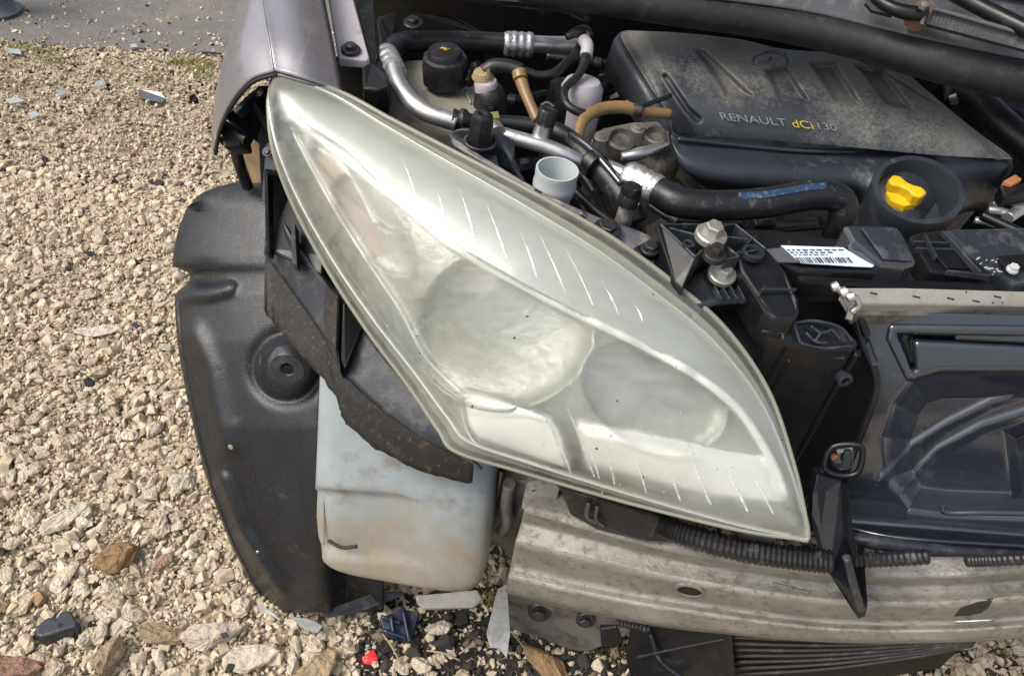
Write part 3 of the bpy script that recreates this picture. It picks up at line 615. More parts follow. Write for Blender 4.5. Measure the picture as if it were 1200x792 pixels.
mi = mi[:-1, :-1].ravel(); hl.data.polygons.foreach_set('material_index', mi.astype(np.int32))
lens = mesh_obj('lens', lampG.reshape(-1, 3), gfaces(*lampG.shape[:2])[::1], M['lens'], hl)
loop = np.vstack([Tc, Bc[::-1]])
back = loop+np.array([0.01, .05, -.045])
wall = np.stack([loop, loop*.5+back*.5, back], 0)
nv, nu = wall.shape[:2]; mesh_obj('housing', wall.reshape(-1, 3), gfaces(nv, nu, cu=True), M['black'], hl, solid=.003)
hb = LG[::6, ::6]-OUT*.125; grid_obj('back_shell', hb, M['black_deep'], hl)
rim_in = lampG[1:-1]
tube('rim', np.vstack([Tc, Bc[::-1], Tc[:1]]), .0032, M['skirt'], hl, n=500, seg=8)
sk = lamp_grid(.075, .925, 2)
tube('inner_rim', sk[1][3:-2]+OUT*-.002, .0022, M['bezel'], hl, n=260, seg=6)
tube('inner_rim', sk[0][3:-2]+OUT*-.002, .0018, M['bezel'], hl, n=260, seg=6)
from mathutils.bvhtree import BVHTree
bvh = BVHTree.FromPolygons([Vector(v) for v in PG.reshape(-1, 3)], gfaces(*PG.shape[:2]))
bvl = BVHTree.FromPolygons([Vector(v) for v in lampG.reshape(-1, 3)], gfaces(*lampG.shape[:2]))
def onto(px, py, lift=.001, tree=bvh):
    d = ray(px, py); d = d/np.linalg.norm(d); h = tree.ray_cast(Vector(CAM), Vector(d))
    return (np.array(h[0])-d*lift) if h[0] is not None else None
def stroke(name, pts, r, mat, parent, lift=.001, tree=bvh, n=None, seg=6, taper=False):
    P = [onto(a, b, lift, tree) for a, b in pts]; P = [p for p in P if p is not None]
    if len(P) < 2: return None
    rr = r if not taper else [r*k_*random.uniform(.7, 1.1) for k_ in (.15, .4, .8, .55)][:len(P)]
    return tube(name, P, rr, mat, parent, n=n or 10*len(P), seg=seg)
stroke('chrome_line', crom(CRE, 40), .0050, M['trim'], hl, .006, n=160, seg=8)
stroke('chrome_line', crom([(342, 150), (352, 172), (395, 250), (440, 320), (470, 365), (500, 420), (540, 460)], 30), .0026, M['trim'], hl, .002, n=100)
stroke('chrome_line', crom([(352, 150), (392, 182), (420, 222), (440, 262)], 20), .0028, M['trim'], hl, .002, n=60)
for a, b, c, d in [(511, 222, 520, 253), (537, 219, 556, 279), (567, 233, 594, 304), (609, 270, 629, 325), (630, 271, 662, 342), (664, 294, 695, 358), (705, 329, 725, 369), (742, 354, 753, 377), (470, 185, 486, 226)]:
    stroke('flute', [(a+(c-a)*k+1.5*math.sin(k*3), b+(d-b)*k) for k in (0, .33, .66, 1)], .0022, M['flute'], hl, -.0006, tree=bvl, taper=True)
for a, b, c, d in [(650, 507, 669, 555), (664, 476, 696, 558), (706, 510, 720, 567), (740, 520, 757, 577), (773, 525, 797, 586), (803, 525, 833, 591), (844, 539, 876, 599), (868, 533, 906, 602), (688, 520, 702, 560), (820, 560, 830, 588)]:
    stroke('flute', [(a+(c-a)*k+1.2*math.sin(k*3), b+(d-b)*k) for k in (0, .33, .66, 1)], .0024, M['flute'], hl, -.0006, tree=bvl, taper=True)
stroke('frame_line', [(541, 463), (590, 476), (628, 488), (648, 499), (660, 530), (668, 553)], .0034, M['trim'], hl, .001, n=60)
stroke('frame_line', [(541, 463), (544, 495), (560, 521), (600, 536), (640, 548), (668, 553)], .0018, M['trim'], hl, .001, n=60)
ring = [(588+106*math.cos(t), 385+96*math.sin(t)) for t in np.linspace(.75, 3.55, 40)]
stroke('bowl_ring', ring, .0022, M['chrome'], hl, .001, n=160)
for k in range(70):
    px, py = random.choice([(random.uniform(560, 920), random.uniform(480, 610)), (random.uniform(400, 800), random.uniform(250, 520))])
    q = onto(px, py, .0004, bvl)
    if q is not None and random.random() < .6:
        q2 = onto(px+random.uniform(-3, 3), py+random.uniform(-1, 3), .0004, bvl)
        if q2 is not None: tube('grime_speck', [q, q2], random.uniform(.0004, .0011), M['speck'] if random.random() < .45 else M['bezel'], hl, n=3, seg=5)
# tabs under the lamp
prism('lamp_tab', WL([(868, 626, .60), (908, 632, .60), (910, 640, .60), (872, 636, .60)]), (0, .02, 0), M['cord'], CAR, .001)

# --- crash beam
LN = [[(640, 570, .64), (720, 592, .61), (860, 630, .58), (1000, 650, .565), (1200, 650, .575), (1330, 640, .60)],
      [(614, 598, .60), (700, 622, .575), (800, 647, .555), (960, 671, .54), (1100, 675, .54), (1200, 668, .548), (1330, 655, .57)],
      [(611, 612, .612), (700, 634, .588), (800, 659, .568), (960, 682, .553), (1100, 686, .553), (1200, 680, .56), (1330, 667, .58)],
      [(608, 622, .606), (700, 644, .582), (800, 668, .562), (960, 692, .547), (1100, 696, .547), (1200, 689, .555), (1330, 676, .575)],
      [(604, 634, .598), (700, 656, .573), (800, 678, .553), (960, 702, .538), (1100, 706, .538), (1200, 699, .546), (1330, 686, .568)],
      [(598, 664, .602), (700, 688, .577), (800, 706, .557), (960, 728, .543), (1100, 731, .543), (1200, 725, .55), (1330, 712, .57)],
      [(596, 674, .594), (700, 697, .569), (800, 714, .549), (960, 735, .535), (1100, 738, .535), (1200, 732, .543), (1330, 718, .565)],
      [(592, 693, .592), (700, 717, .567), (800, 734, .547), (960, 749, .533), (1100, 750, .533), (1200, 744, .541), (1330, 730, .563)],
      [(598, 699, .64), (700, 722, .61), (800, 738, .59), (960, 752, .575), (1100, 753, .575), (1200, 747, .58), (1330, 733, .60)]]
rows3 = [crom(WL([(a, b, c+{2: .008, 3: .004, 5: .006}.get(k, 0)) for a, b, c in r]), 120) for k, r in enumerate(LN)]
Gb = np.array(rows3); Gb = np.stack([lin(Gb[:, k], 8*4+1) for k in range(120)], 1)
Gs = Gb.copy()
for _ in range(0): Gs[1:-1] = .25*Gs[:-2]+.5*Gs[1:-1]+.25*Gs[2:]
from mathutils.bvhtree import BVHTree
bvb = BVHTree.FromPolygons([Vector(v) for v in Gs.reshape(-1, 3)], gfaces(*Gs.shape[:2]))
def on_beam(px, py, lift=.001):
    d = ray(px, py); d = d/np.linalg.norm(d); return np.array(bvb.ray_cast(Vector(CAM), Vector(d))[0])-d*lift
def beam_normal(px, py):
    d = ray(px, py); n_ = np.array(bvb.ray_cast(Vector(CAM), Vector(d/np.linalg.norm(d)))[1]); return n_ if n_@d < 0 else -n_
beam = grid_obj('crash_beam', Gs, M['beam'], CAR, solid=.006, flip=True)
ho = on_beam(808, 691, .003); hn = beam_normal(808, 691); lathe('slot_rim', ho, hn, [(.020, -.006), (.020, .001), (.0165, .0025), (.0155, -.004)], M['beam'], beam, 28)
lathe('slot_hole', ho, hn, [(.0158, -.005), (.0156, .0008), (.003, .0008)], M['black_deep'], beam, 24)  # black disc set slightly proud, its colour painting the hole's inner darkness
prism('end_plate', WL([(617, 566, .635), (640, 562, .635), (656, 572, .625), (648, 604, .61), (622, 602, .612), (611, 596, .615)]), (0, .012, 0), M['beam'], beam, .002)
lathe('plate_hole', W(628, 577, .628), (0, -1, .2), [(.006, -.003), (.006, .001), (.002, .001)], M['black_deep'], beam, 16)
prism('foam_pad', WL([(655, 572, .595), (700, 586, .58), (780, 610, .565), (782, 636, .56), (760, 638, .557), (700, 622, .57), (668, 604, .585)]), (0, .04, 0), M['rubber'], CAR, .004)
for k, (a, b) in enumerate([(690, 600), (700, 604)]): tube('smear', WL([(a, b-12, .579), (a-2, b+4, .573), (a+8, b+12, .571)]), .003, M['black_gloss'], CAR.children[-1], seg=6)
prism('stain', [on_beam(a, b, .0012) for a, b in [(1118, 722), (1126, 712), (1146, 705), (1164, 702), (1158, 712), (1150, 718), (1135, 721)]], (0, .002, 0), M['speck'], beam, 0)
for a, b, c, d in [(930, 690, 950, 694), (905, 683, 930, 689), (1120, 728, 1165, 726)]: tube('scrape', [on_beam(a, b, .0004), on_beam((a+c)/2, (b+d)/2, .0004), on_beam(c, d, .0004)], .0016, M['casting'] if a < 1000 else M['ferrule'], beam, n=8, seg=5)
# corrugated conduit
def conduit(pts, rpx): 
    P = WL(pts); nn = int(sum(np.linalg.norm(np.array(P[i+1])-P[i]) for i in range(len(P)-1))/.0027); return tube('conduit', P, R(rpx, P[0]), M['rubber'], CAR, n=nn, seg=12, corr=.085, smooth=False)
conduit([(770, 612, .555), (800, 625, .545), (860, 642, .532), (920, 652, .527), (975, 658, .525)], 13)
conduit([(1000, 656, .532), (1040, 655, .53), (1088, 652, .533)], 8.5)
conduit([(1132, 657, .532), (1170, 656, .535), (1240, 652, .54)], 7)
# dark space behind the beam end
prism('crush_can', WL([(590, 560, .68), (625, 568, .66), (612, 600, .66), (600, 660, .67), (575, 620, .69)]), (0, .10, 0), M['casting'], CAR, .004)
tube('bracket_strut', WL([(597, 566, .655), (593, 590, .655), (594, 612, .65), (588, 622, .65)]), .009, M['grey_metal'], CAR, seg=8)
# --- under the beam
ub = prism('lower_bracket', WL([(588, 694, .63), (700, 716, .61), (745, 728, .60), (738, 745, .60), (690, 765, .61), (640, 762, .63), (598, 748, .64)]), (0, .05, .0), M['casting'], CAR, .006)
bolt(W(632, 718, .618), (0, -1, .35), .011, M['bolt_dark'], ub); bolt(W(686, 727, .603), (0, -1, .35), .009, M['bolt_dark'], ub)
prism('hanging_clip', WL([(703, 738, .60), (722, 735, .60), (731, 752, .60), (720, 760, .60), (704, 757, .60)]), (0, .02, 0), M['rubber'], CAR, .003)
tr = prism('undertray', WL([(742, 728, .60), (858, 742, .58), (862, 800, .56), (780, 806, .56), (738, 790, .575), (733, 770, .585)]), (0, .012, 0), M['black'], CAR, .003)
tube('crease', WL([(762, 742, .588), (775, 775, .57), (810, 800, .553)]), .003, M['ledge'], tr, seg=6)
tube('crease', WL([(745, 770, .578), (790, 760, .572), (850, 748, .572)]), .002, M['ledge'], tr, seg=6)
cool = grid_obj('intercooler', gridrows([WL([(845, 738, .60), (1000, 744, .59), (1140, 742, .59)]), WL([(850, 770, .595), (1000, 768, .585), (1130, 752, .588)]), WL([(846, 800, .59), (960, 800, .58), (1100, 780, .58)])], 20, 10), M['black_deep'], CAR, solid=.004)
for k in range(7):
    f = k/6.0
    tube('fin', WL([(856, 746+f*44, .588), (960, 750+f*34, .578), (1060, 749+f*22, .578), (1150-f*10, 742+f*14, .585)]), .0028, M['slat'], cool, n=30, seg=6)
conduit([(722, 728, .59), (760, 736, .588)], 5)

# --- radiator guide panel (gloss black) with its dish, slot and ridges
SHX = [[(1000, 362), (1100, 366), (1280, 372)], [(1006, 400), (1110, 405), (1280, 410)], [(1022, 440), (1115, 444), (1280, 450)], [(1019, 475), (1110, 482), (1280, 490)], [(1000, 530), (1105, 538), (1280, 545)], [(990, 570), (1100, 585), (1280, 590)], [(985, 604), (1090, 618), (1280, 628)], [(986, 624), (1090, 634), (1280, 650)]]
Gp = gridrows([[np.array(p, float) for p in r] for r in SHX], 240, 240)
px, py = Gp[..., 0], Gp[..., 1]
y = np.interp(py-.03*(px-1000), [360, 640], [.765, .635])
dish = sdpoly(px, py, [(1066, 442), (1100, 432), (1300, 430), (1300, 612), (1105, 604), (1062, 598), (1036, 560), (1032, 510), (1045, 470)]); y = y+.032*(1-sstep(-34, 4, dish))
slot = sdpoly(px, py, [(1049, 389), (1070, 389), (1120, 391), (1122, 396), (1300, 404), (1300, 412), (1072, 400), (1075, 432), (1066, 438)]); y = y+.020*(1-sstep(-3, 2, slot))
fr = dline(px, py, [(1300, 388), (1120, 386), (1046, 385), (1044, 395), (1066, 440)]); y = y-.003*(1-sstep(1.5, 5, fr))
for pl in ([(1030, 562), (1070, 520), (1110, 495), (1160, 470), (1300, 430)], [(1055, 572), (1100, 525), (1150, 498), (1300, 450)]):
    y = y-.0022*np.exp(-(dline(px, py, pl)/4.5)**2)
hole = sdpoly(px, py, [(1175, 505), (1220, 485), (1300, 490), (1300, 590), (1185, 585)]); y = y+.03*(1-sstep(-12, 4, hole))
y = y-.018*sstep(604, 614, py-.08*(px-985)+4)
G = W(px, py, y)
panel = grid_obj('radiator_guide', G, M['black_gloss'], CAR, solid=.004)
tube('lower_lip', WL([(984, 634, .615), (1005, 632, .605), (1060, 640, .60), (1130, 648, .60), (1200, 653, .605), (1280, 656, .61)]), .010, M['ledge'], panel, n=60, seg=10)
tube('lower_crease', WL([(992, 618, .625), (1040, 628, .61), (1100, 634, .605), (1200, 640, .61)]), .003, M['black_gloss'], panel, n=40, seg=6)
tube('edge_bead', WL([(1002, 372, .748), (1010, 400, .735), (1026, 440, .715), (1023, 470, .702), (1004, 520, .685), (990, 556, .668)]), .005, M['black'], panel, n=50, seg=8)
prism('latch', WL([(1004, 372, .742), (1010, 370, .742), (1020, 395, .73), (1014, 398, .73)]), (.002, .01, 0), M['black'], panel, .001)
prism('latch', WL([(1014, 404, .73), (1019, 402, .73), (1028, 428, .715), (1022, 430, .715)]), (.002, .01, 0), M['ledge'], panel, .001)
tube('trim_strip', WL([(1104, 590, .615), (1110, 600, .612), (1160, 600, .612), (1260, 602, .618)]), .004, M['black_gloss'], panel, n=40, seg=8)
# radiator top rail
rl = prism('radiator_rail', VL([(990, 337, .775), (1060, 337, .775), (1290, 344, .775), (1290, 361, .76), (1100, 357, .76), (1002, 356, .76)]), (0, .004, -.022), M['rail'], CAR, .002)
prism('rail_core', VL([(1000, 359, .752), (1290, 364, .752), (1290, 372, .742), (1003, 369, .742)]), (0, .004, -.02), M['casting'], CAR, .002)
for k, (a, b) in enumerate([(1020, 343), (1070, 347), (1110, 349), (1140, 352), (1165, 347)]): tube('scratch', VL([(a, b, .774), (a+8, b+2, .7735)]), .0012, M['speck'], rl, n=4, seg=5)
clp = tube('rail_clip', VL([(976, 333, .79), (984, 340, .79), (992, 345, .787), (1003, 350, .783), (1006, 358, .775), (998, 366, .765)]), R(4, V(990, 345, .78)), M['alu'], CAR, n=30, seg=8)
for a, b, ww in [(979, 336, 6), (989, 343, 7), (997, 348, 6)]: lathe('knuckle', V(a, b, .792), (.7, .2, .4), [(R(ww, V(a, b, .79))*.8, -.004), (R(ww, V(a, b, .79)), -.002), (R(ww, V(a, b, .79)), .003), (.002, .004)], M['alu'], clp, 10)
prism('clip_plate', VL([(995, 358, .77), (1003, 360, .77), (999, 376, .752), (991, 374, .752)]), (0, .003, -.003), M['alu'], clp, .001)

# --- upper crossmember end: latticed tray, plate and guide post (black plastic)
ZU = .80
tray = prism('lattice_tray', VL([(775, 261, ZU-.03), (862, 261, ZU-.03), (898, 292, ZU-.03), (868, 322, ZU-.03), (838, 318, ZU-.03), (815, 300, ZU-.03)]), (0, 0, -.06), M['black_deep'], CAR, .003)
def rib(a, b, z=ZU, w_=2.2, h=.03, m='black', par=None):
    p, q = V(*a, z), V(*b, z); d = q-p; s = np.cross(d, [0, 0, 1]); s = s/np.linalg.norm(s)*R(w_, p)/2
    return prism('rib', [p-s, q-s, q+s, p+s], (0, 0, -h), M[m], par or tray, .0008, segs=1)
for a, b in [((774, 262), (862, 262)), ((862, 262), (898, 291)), ((774, 262), (815, 300)), ((815, 300), (834, 282)), ((784, 266), (822, 276)), ((834, 278), (818, 262)), ((838, 268), (856, 262)), ((846, 276), (880, 280)), ((842, 282), (862, 296)), ((842, 262), (836, 268)), ((862, 296), (890, 292)), ((850, 284), (866, 300)), ((866, 300), (850, 303)), ((876, 284), (886, 276))]:
    rib(a, b, m='ledge')
lathe('post_ring', V(807, 285, ZU+.002), (0, 0, 1), [(.007, -.03), (.007, 0), (.004, .0), (.004, -.02)], M['ledge'], tray, 16)
bolt(V(834, 274, ZU+.012), (.06, -.06, 1), .0105, M['bolt'], tray, flange=1.75, h=.014)
bolt(V(838, 297, ZU+.008), (.0, -.1, 1), .0075, M['bolt_dark'], tray, flange=1.7, h=.012)
plate = prism('crossmember_plate', VL([(862, 292, .795), (880, 287, .795), (903, 294, .79), (922, 318, .785), (936, 350, .775), (938, 366, .77), (930, 375, .765), (908, 375, .765), (896, 362, .77), (886, 345, .775), (868, 318, .785)]), (0, 0, -.05), M['black'], CAR, .004)
rib((893, 338), (934, 338), .784, 2.5, .004, 'ledge', plate); rib((893, 338), (889, 346), .782, 2.5, .004, 'ledge', plate)
lathe('socket', V(882, 297, .797), (0, 0, 1), [(.012, -.004), (.013, .003), (.009, .0035), (.008, -.002)], M['ledge'], plate, 18)
lower = prism('mount_plate', VL([(797, 338, .76), (812, 322, .765), (832, 310, .77), (858, 309, .77), (875, 325, .765), (888, 348, .757), (862, 350, .755), (830, 354, .752), (806, 366, .747)]), (0, .005, -.03), M['black'], CAR, .004)
bolt(V(847, 320, .775), (.05, -.2, 1), .0095, M['bolt'], lower, flange=1.75, h=.011)
for k in range(4): rib((838+k*9, 334), (846+k*9, 349), .768, 2.2, .01, 'ledge', lower)
tube('edge_bead', VL([(806, 368, .745), (822, 358, .75), (850, 352, .754), (888, 352, .757), (897, 366, .755)]), .0055, M['ledge'], lower, seg=8)
prism('side_wall', VL([(768, 262, .80), (775, 260, .80), (817, 299, .80), (800, 338, .775), (790, 330, .775)]), (0, 0, -.06), M['black'], CAR, .002)
prism('inner_wall', VL([(832, 356, .70), (890, 354, .71), (930, 378, .71), (930, 420, .69), (890, 440, .65)]), (0, .06, -.16), M['black_deep'], CAR, .004)
post = prism('guide_post', VL([(a, b, c-.022) for a, b, c in [(896, 389, .765), (905, 381, .768), (930, 376, .77), (956, 373, .77), (985, 380, .765), (1006, 400, .752), (1003, 409, .748), (960, 409, .75), (918, 404, .752), (902, 398, .757)]]), (0, -.005, -.26), M['black'], CAR, .003)
for pts in ([(893, 388), (915, 390), (918, 398)], [(930, 378), (938, 402)], [(930, 378), (955, 376), (985, 384), (1000, 402)], [(938, 402), (965, 408), (1000, 405)], [(950, 382), (962, 390), (975, 386)], [(962, 390), (955, 400)], [(975, 386), (985, 398)], [(945, 390), (955, 400), (970, 402)]):
    tube('web', VL([(a, b, .750-.0006*(b-380)) for a, b in pts]), .0018, M['ledge'], post, n=16, seg=6)
tube('corner_bead', [V(1004, 408, .723)-np.array([0, .006, k*.05]) for k in range(6)], .004, M['black'], post, seg=8)
tube('joint', [V(925, 412, .720)+np.array([-.004*k, -.012, -k*.05]) for k in range(5)], .0022, M['black_deep'], post, seg=6)
prism('chip', VL([(978, 415, .715), (990, 416, .715), (990, 418, .713), (978, 417, .713)]), (0, -.003, -.002), M['ledge'], post, .0005)
lathe('clip_socket', V(990, 445, .683), (.2, -1, .2), [(.010, -.01), (.009, .002), (.005, .003), (.004, -.004)], M['ledge'], post, 14)
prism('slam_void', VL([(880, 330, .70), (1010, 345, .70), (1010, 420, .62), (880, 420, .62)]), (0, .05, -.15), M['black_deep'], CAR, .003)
# hanging corner bracket and its loop
hbk = prism('corner_bracket', WL([(958, 556, .63), (986, 562, .63), (990, 600, .61), (990, 628, .565), (1008, 646, .535), (1013, 655, .525), (1017, 708, .505), (1014, 722, .503), (1006, 725, .503), (992, 704, .508), (972, 672, .52), (955, 628, .56), (950, 590, .60)]), (-.003, .012, 0), M['black'], CAR, .004)
prism('flange', WL([(984, 566, .622), (992, 566, .618), (996, 610, .57), (1004, 640, .535), (998, 644, .535), (987, 615, .57)]), (0, -.012, 0), M['black'], hbk, .002)
tube('ridge', WL([(992, 652, .524), (1002, 690, .508), (1009, 714, .502)]), .005, M['ledge'], hbk, seg=8)
lp = WL([(966, 548, .635), (975, 524, .65), (1004, 521, .65), (1011, 530, .645), (1005, 553, .632), (985, 557, .63)])
loopb = tube('loop_bracket', list(crom(lp, 30, closed=True))+[lp[0]], .0042, M['black'], CAR, n=80, seg=4)
prism('clip_body', WL([(972, 546, .648), (979, 529, .658), (1002, 526, .658), (1000, 550, .645), (984, 553, .643)]), (0, .012, 0), M['black_gloss'], loopb, .003)
prism('clip_tongue', WL([(986, 548, .638), (990, 530, .646), (998, 530, .646), (997, 548, .638)]), (0, .006, 0), M['ledge'], loopb, .001)
lathe('red_clip', W(978, 536, .645), (.3, -1, .4), [(.004, -.004), (.005, .002), (.002, .004)], M['rust'], loopb, 10)
tube('tie_rod', WL([(966, 548, .64), (950, 575, .63), (940, 600, .625)]), .004, M['black_gloss'], loopb, seg=6)

# --- strip of the front panel running along the lamp's upper edge
st = gridrows([VL([(528, 160, .808), (600, 205, .80), (640, 228, .795), (700, 254, .785), (760, 276, .775), (815, 312, .76)]), VL([(530, 172, .80), (600, 215, .79), (640, 240, .783), (700, 272, .77), (760, 308, .757), (808, 336, .745)]), VL([(534, 180, .77), (604, 222, .76), (650, 252, .75), (710, 290, .738), (770, 330, .725), (812, 360, .71)])], 60, 12)
strip = grid_obj('front_panel_strip', st, M['paint_dark'], CAR, solid=.004, flip=True)
bolt(V(712, 267, .784), (0, -.1, 1), .011, M['bolt_dark'], strip, flange=1.5, h=.006); bolt(V(762, 291, .778), (0, -.1, 1), .0085, M['bolt_dark'], strip, flange=1.3, h=.007)
prism('tab', VL([(743, 290, .772), (757, 283, .774), (778, 284, .774), (800, 300, .768), (800, 306, .766), (752, 299, .768)]), (0, 0, -.006), M['black'], strip, .001)
for a, b in [(625, 224), (655, 243), (680, 250)]: tube('clip', VL([(a, b, .80), (a+8, b+5, .797)]), .004, M['black_gloss'], strip, n=6, seg=6)
# black mounting bracket with rubber knob
br = grid_obj('lamp_mount', gridrows([VL([(526, 158, .80), (545, 150, .815), (585, 158, .812), (600, 170, .80)]), VL([(532, 168, .795), (548, 164, .80), (585, 172, .80), (602, 190, .79)]), VL([(585, 198, .775), (590, 196, .775), (604, 200, .775), (616, 212, .772)])], 20, 16, fv=lin), M['ledge'], CAR, solid=.005)
prism('opening', VL([(533, 163, .803), (540, 161, .805), (582, 182, .797), (586, 199, .785), (578, 197, .785)]), (0, -.001, -.004), M['black_deep'], br, .001)
lathe('rubber_knob', V(563, 163, .815), (.02, -.05, 1), [(.017, -.005), (.0165, .004), (.0135, .028), (.012, .034), (.006, .036), (.004, .032)], M['rubber'], br, 24, lobes=(6, .05, .010))
tube('knob_collar', [V(563, 166, .815)+.019*np.array([math.cos(t), math.sin(t), 0]) for t in np.linspace(0, 2*math.pi, 25)], .002, M['ledge'], br, n=50, seg=6)

# --- pipes and hoses
AXZ = (0, 0, 1)
def hose(name, pts, rpx, mat, par=CAR, **k): P = VL(pts); return tube(name, P, [R(q, P[i]) for i, q in enumerate(rpx)] if isinstance(rpx, list) else R(rpx, P[0]), M[mat], par, **k)
def ferrule(a, b, rpx, par):
    P = lin(VL([a, b]), 9); r = R(rpx, P[0]); o = tube('ferrule', P, [r*.85, r, r*.98, r*1.04, r*.96, r*1.04, r*.96, r*1.05, r*.95], M['ferrule'], par, n=34, seg=18); return o
h1 = hose('air_conditioning_hose', [(454, 76, .815), (456, 62, .812), (472, 50, .80), (510, 48, .795), (560, 50, .795), (600, 52, .80)], 13.5, 'rubber', n=60, seg=18)
ferrule((590, 51, .80), (624, 53, .80), 14, h1)
hose('pipe_end', [(620, 52, .80), (650, 53, .80), (672, 54, .797), (680, 62, .785)], [10, 10, 10, 7], 'alu', h1, seg=14)
ferrule((452, 62, .818), (463, 88, .822), 14, h1)
ap = hose('aluminium_pipe', [(461, 80, .83), (467, 98, .825), (478, 115, .82), (500, 132, .815), (536, 144, .81)], 10.5, 'alu', n=50, seg=18)
bt = hose('rubber_boot', [(531, 140, .812), (538, 141, .812), (543, 141, .812), (548, 142, .812), (556, 143, .81)], [13, 11, 13.5, 10, 9], 'rubber', n=30)
prism('plug_block', VL([(424, 78, .85), (436, 72, .85), (452, 86, .85), (456, 100, .845), (442, 106, .84), (426, 104, .84)]), (0, .0, -.04), M['black_deep'], CAR, .003)
# coolant reservoir with cap
rs = []
for zz, k in ((.66, 1.0), (.76, 1.0), (.782, .97), (.79, .88)):
    rs.append([V(435, 96, zz)*0+np.array(q) for q in []])
c0 = V(505, 118, .78)
row = []
for zz, k in ((.60, .98), (.70, 1), (.755, 1), (.772, .96), (.78, .86)):
    row.append([np.array([c0[0]+.082*k*abs(math.cos(t))**.5*np.sign(math.cos(t)), c0[1]+.03+.095*k*abs(math.sin(t))**.5*np.sign(math.sin(t)), zz]) for t in np.linspace(0, 2*math.pi, 48, endpoint=False)])
Gr = np.array(row); Gr = np.stack([crom(Gr[:, k], 20) for k in range(48)], 1); nv, nu = Gr.shape[:2]
res = mesh_obj('coolant_reservoir', Gr.reshape(-1, 3), gfaces(nv, nu, cu=True)+[tuple((nv-1)*nu+i for i in range(nu))], M['reservoir'], CAR)
flat_caps(res)
for a, b, c, d in [(497, 108, 503, 128), (545, 105, 552, 122)]: tube('moulded_rib', VL([(a, b, .783), (c, d, .782)]), .0018, M['reservoir'], res, n=6, seg=6)
cp = V(522, 92, .795); rc = R(26, cp)
cap = lathe('reservoir_cap', cp, (-.05, -.08, 1), [(rc, -.004), (rc*1.02, .026), (rc*.95, .033), (rc*.80, .035), (rc*.76, .040), (rc*.70, .043), (rc*.2, .044)], M['rubber'], res, 48, lobes=(9, .018, rc*.9))
tp = V(525, 58, .828)
for k, (a, b) in enumerate([((-.007, 0), (.007, .002)), ((-.004, .004), (.004, -.004)), ((0, -.005), (.001, .005))]):
    tube('cap_mark', [cp+np.array([-.002+a[0], -.003+a[1], .0446]), cp+np.array([-.002+b[0], -.003+b[1], .0446])], .0009, M['letter_y'], cap, n=3, seg=5)
# quick connector with hoses
qc = lathe('hose_elbow', V(575, 128, .775), (-.1, -.1, 1), [(.024, -.02), (.024, .01), (.021, .026), (.016, .034), (.013, .036)], M['rubber'], CAR, 28)
lathe('clamp_ring', V(570, 108, .80), (-.1, -.1, 1), [(.0155, 0), (.016, .006), (.016, .014), (.014, .018)], M['canister'], qc, 24)
lathe('latch_ring', V(566, 93, .815), (-.1, -.1, 1), [(.014, 0), (.0155, .004), (.012, .012), (.006, .014)], M['tan'], qc, 20)
prism('latch_tab', VL([(570, 82, .836), (574, 80, .836), (575, 92, .826), (571, 94, .826)]), (0, .004, -.004), M['tan'], qc, .001)
prism('green_clip', VL([(570, 132, .812), (584, 130, .812), (586, 138, .81), (572, 139, .81)]), (0, 0, -.008), M['grass'], qc, .001)
hose('connector_arm', [(566, 84, .825), (580, 78, .832), (600, 80, .833), (612, 84, .832)], [8, 9, 9, 8], 'rubber', qc)
hose('black_sleeve', [(548, 98, .80), (552, 84, .81), (562, 78, .82)], 7, 'black_deep', qc)
am = hose('amber_hose', [(607, 83, .832), (611, 96, .825), (618, 115, .815), (630, 142, .80)], [7.5, 7.5, 6.5, 6.5], 'amber', n=30)
hose('collar', [(608, 84, .834), (610, 93, .828)], 8.5, 'amber', am)
tn = hose('thin_hose', [(614, 84, .815), (632, 89, .812), (650, 86, .815), (664, 74, .82), (676, 64, .825), (684, 48, .835)], [5.5, 5.5, 5.5, 5.5, 7, 6], 'rubber', n=50)
th = hose('thin_hose', [(683, 46, .845), (688, 50, .845), (686, 70, .835), (678, 88, .825), (662, 105, .815), (664, 122, .81), (680, 132, .805), (700, 134, .80)], [6, 6.5, 6, 5, 5, 5, 5, 5], 'rubber', n=70)
hose('grey_joint', [(684, 47, .847), (688, 54, .846), (687, 66, .838)], 7.5, 'canister', th)
hose('cable_knot', [(664, 44, .85), (676, 38, .855), (686, 36, .855), (692, 44, .85)], [4, 6, 6, 4], 'rubber')
# pale canister with a black band
cn = lathe('canister', V(674, 150, .74), (.0, .1, 1), [(.030, -.05), (.031, .04), (.030, .062), (.024, .072), (.01, .075)], M['canister'], CAR, 32)
lathe('band', V(660, 146, .74), (.0, .1, 1), [(.030, -.05), (.031, .05), (.028, .06)], M['black_deep'], cn, 32)
# second amber hose
am2 = hose('amber_hose', [(678, 172, .78), (678, 156, .79), (686, 138, .80), (705, 128, .805), (730, 126, .805), (755, 131, .80), (785, 134, .795)], [6.5, 7, 7.5, 7.5, 7.5, 7, 6], 'amber', n=60)
hose('tie_clip', [(745, 129, .803), (753, 131, .803)], 9.5, 'rubber', am2); hose('tie_clip', [(733, 119, .81), (750, 124, .81), (776, 116, .81), (786, 112, .81)], 3, 'rubber', am2)
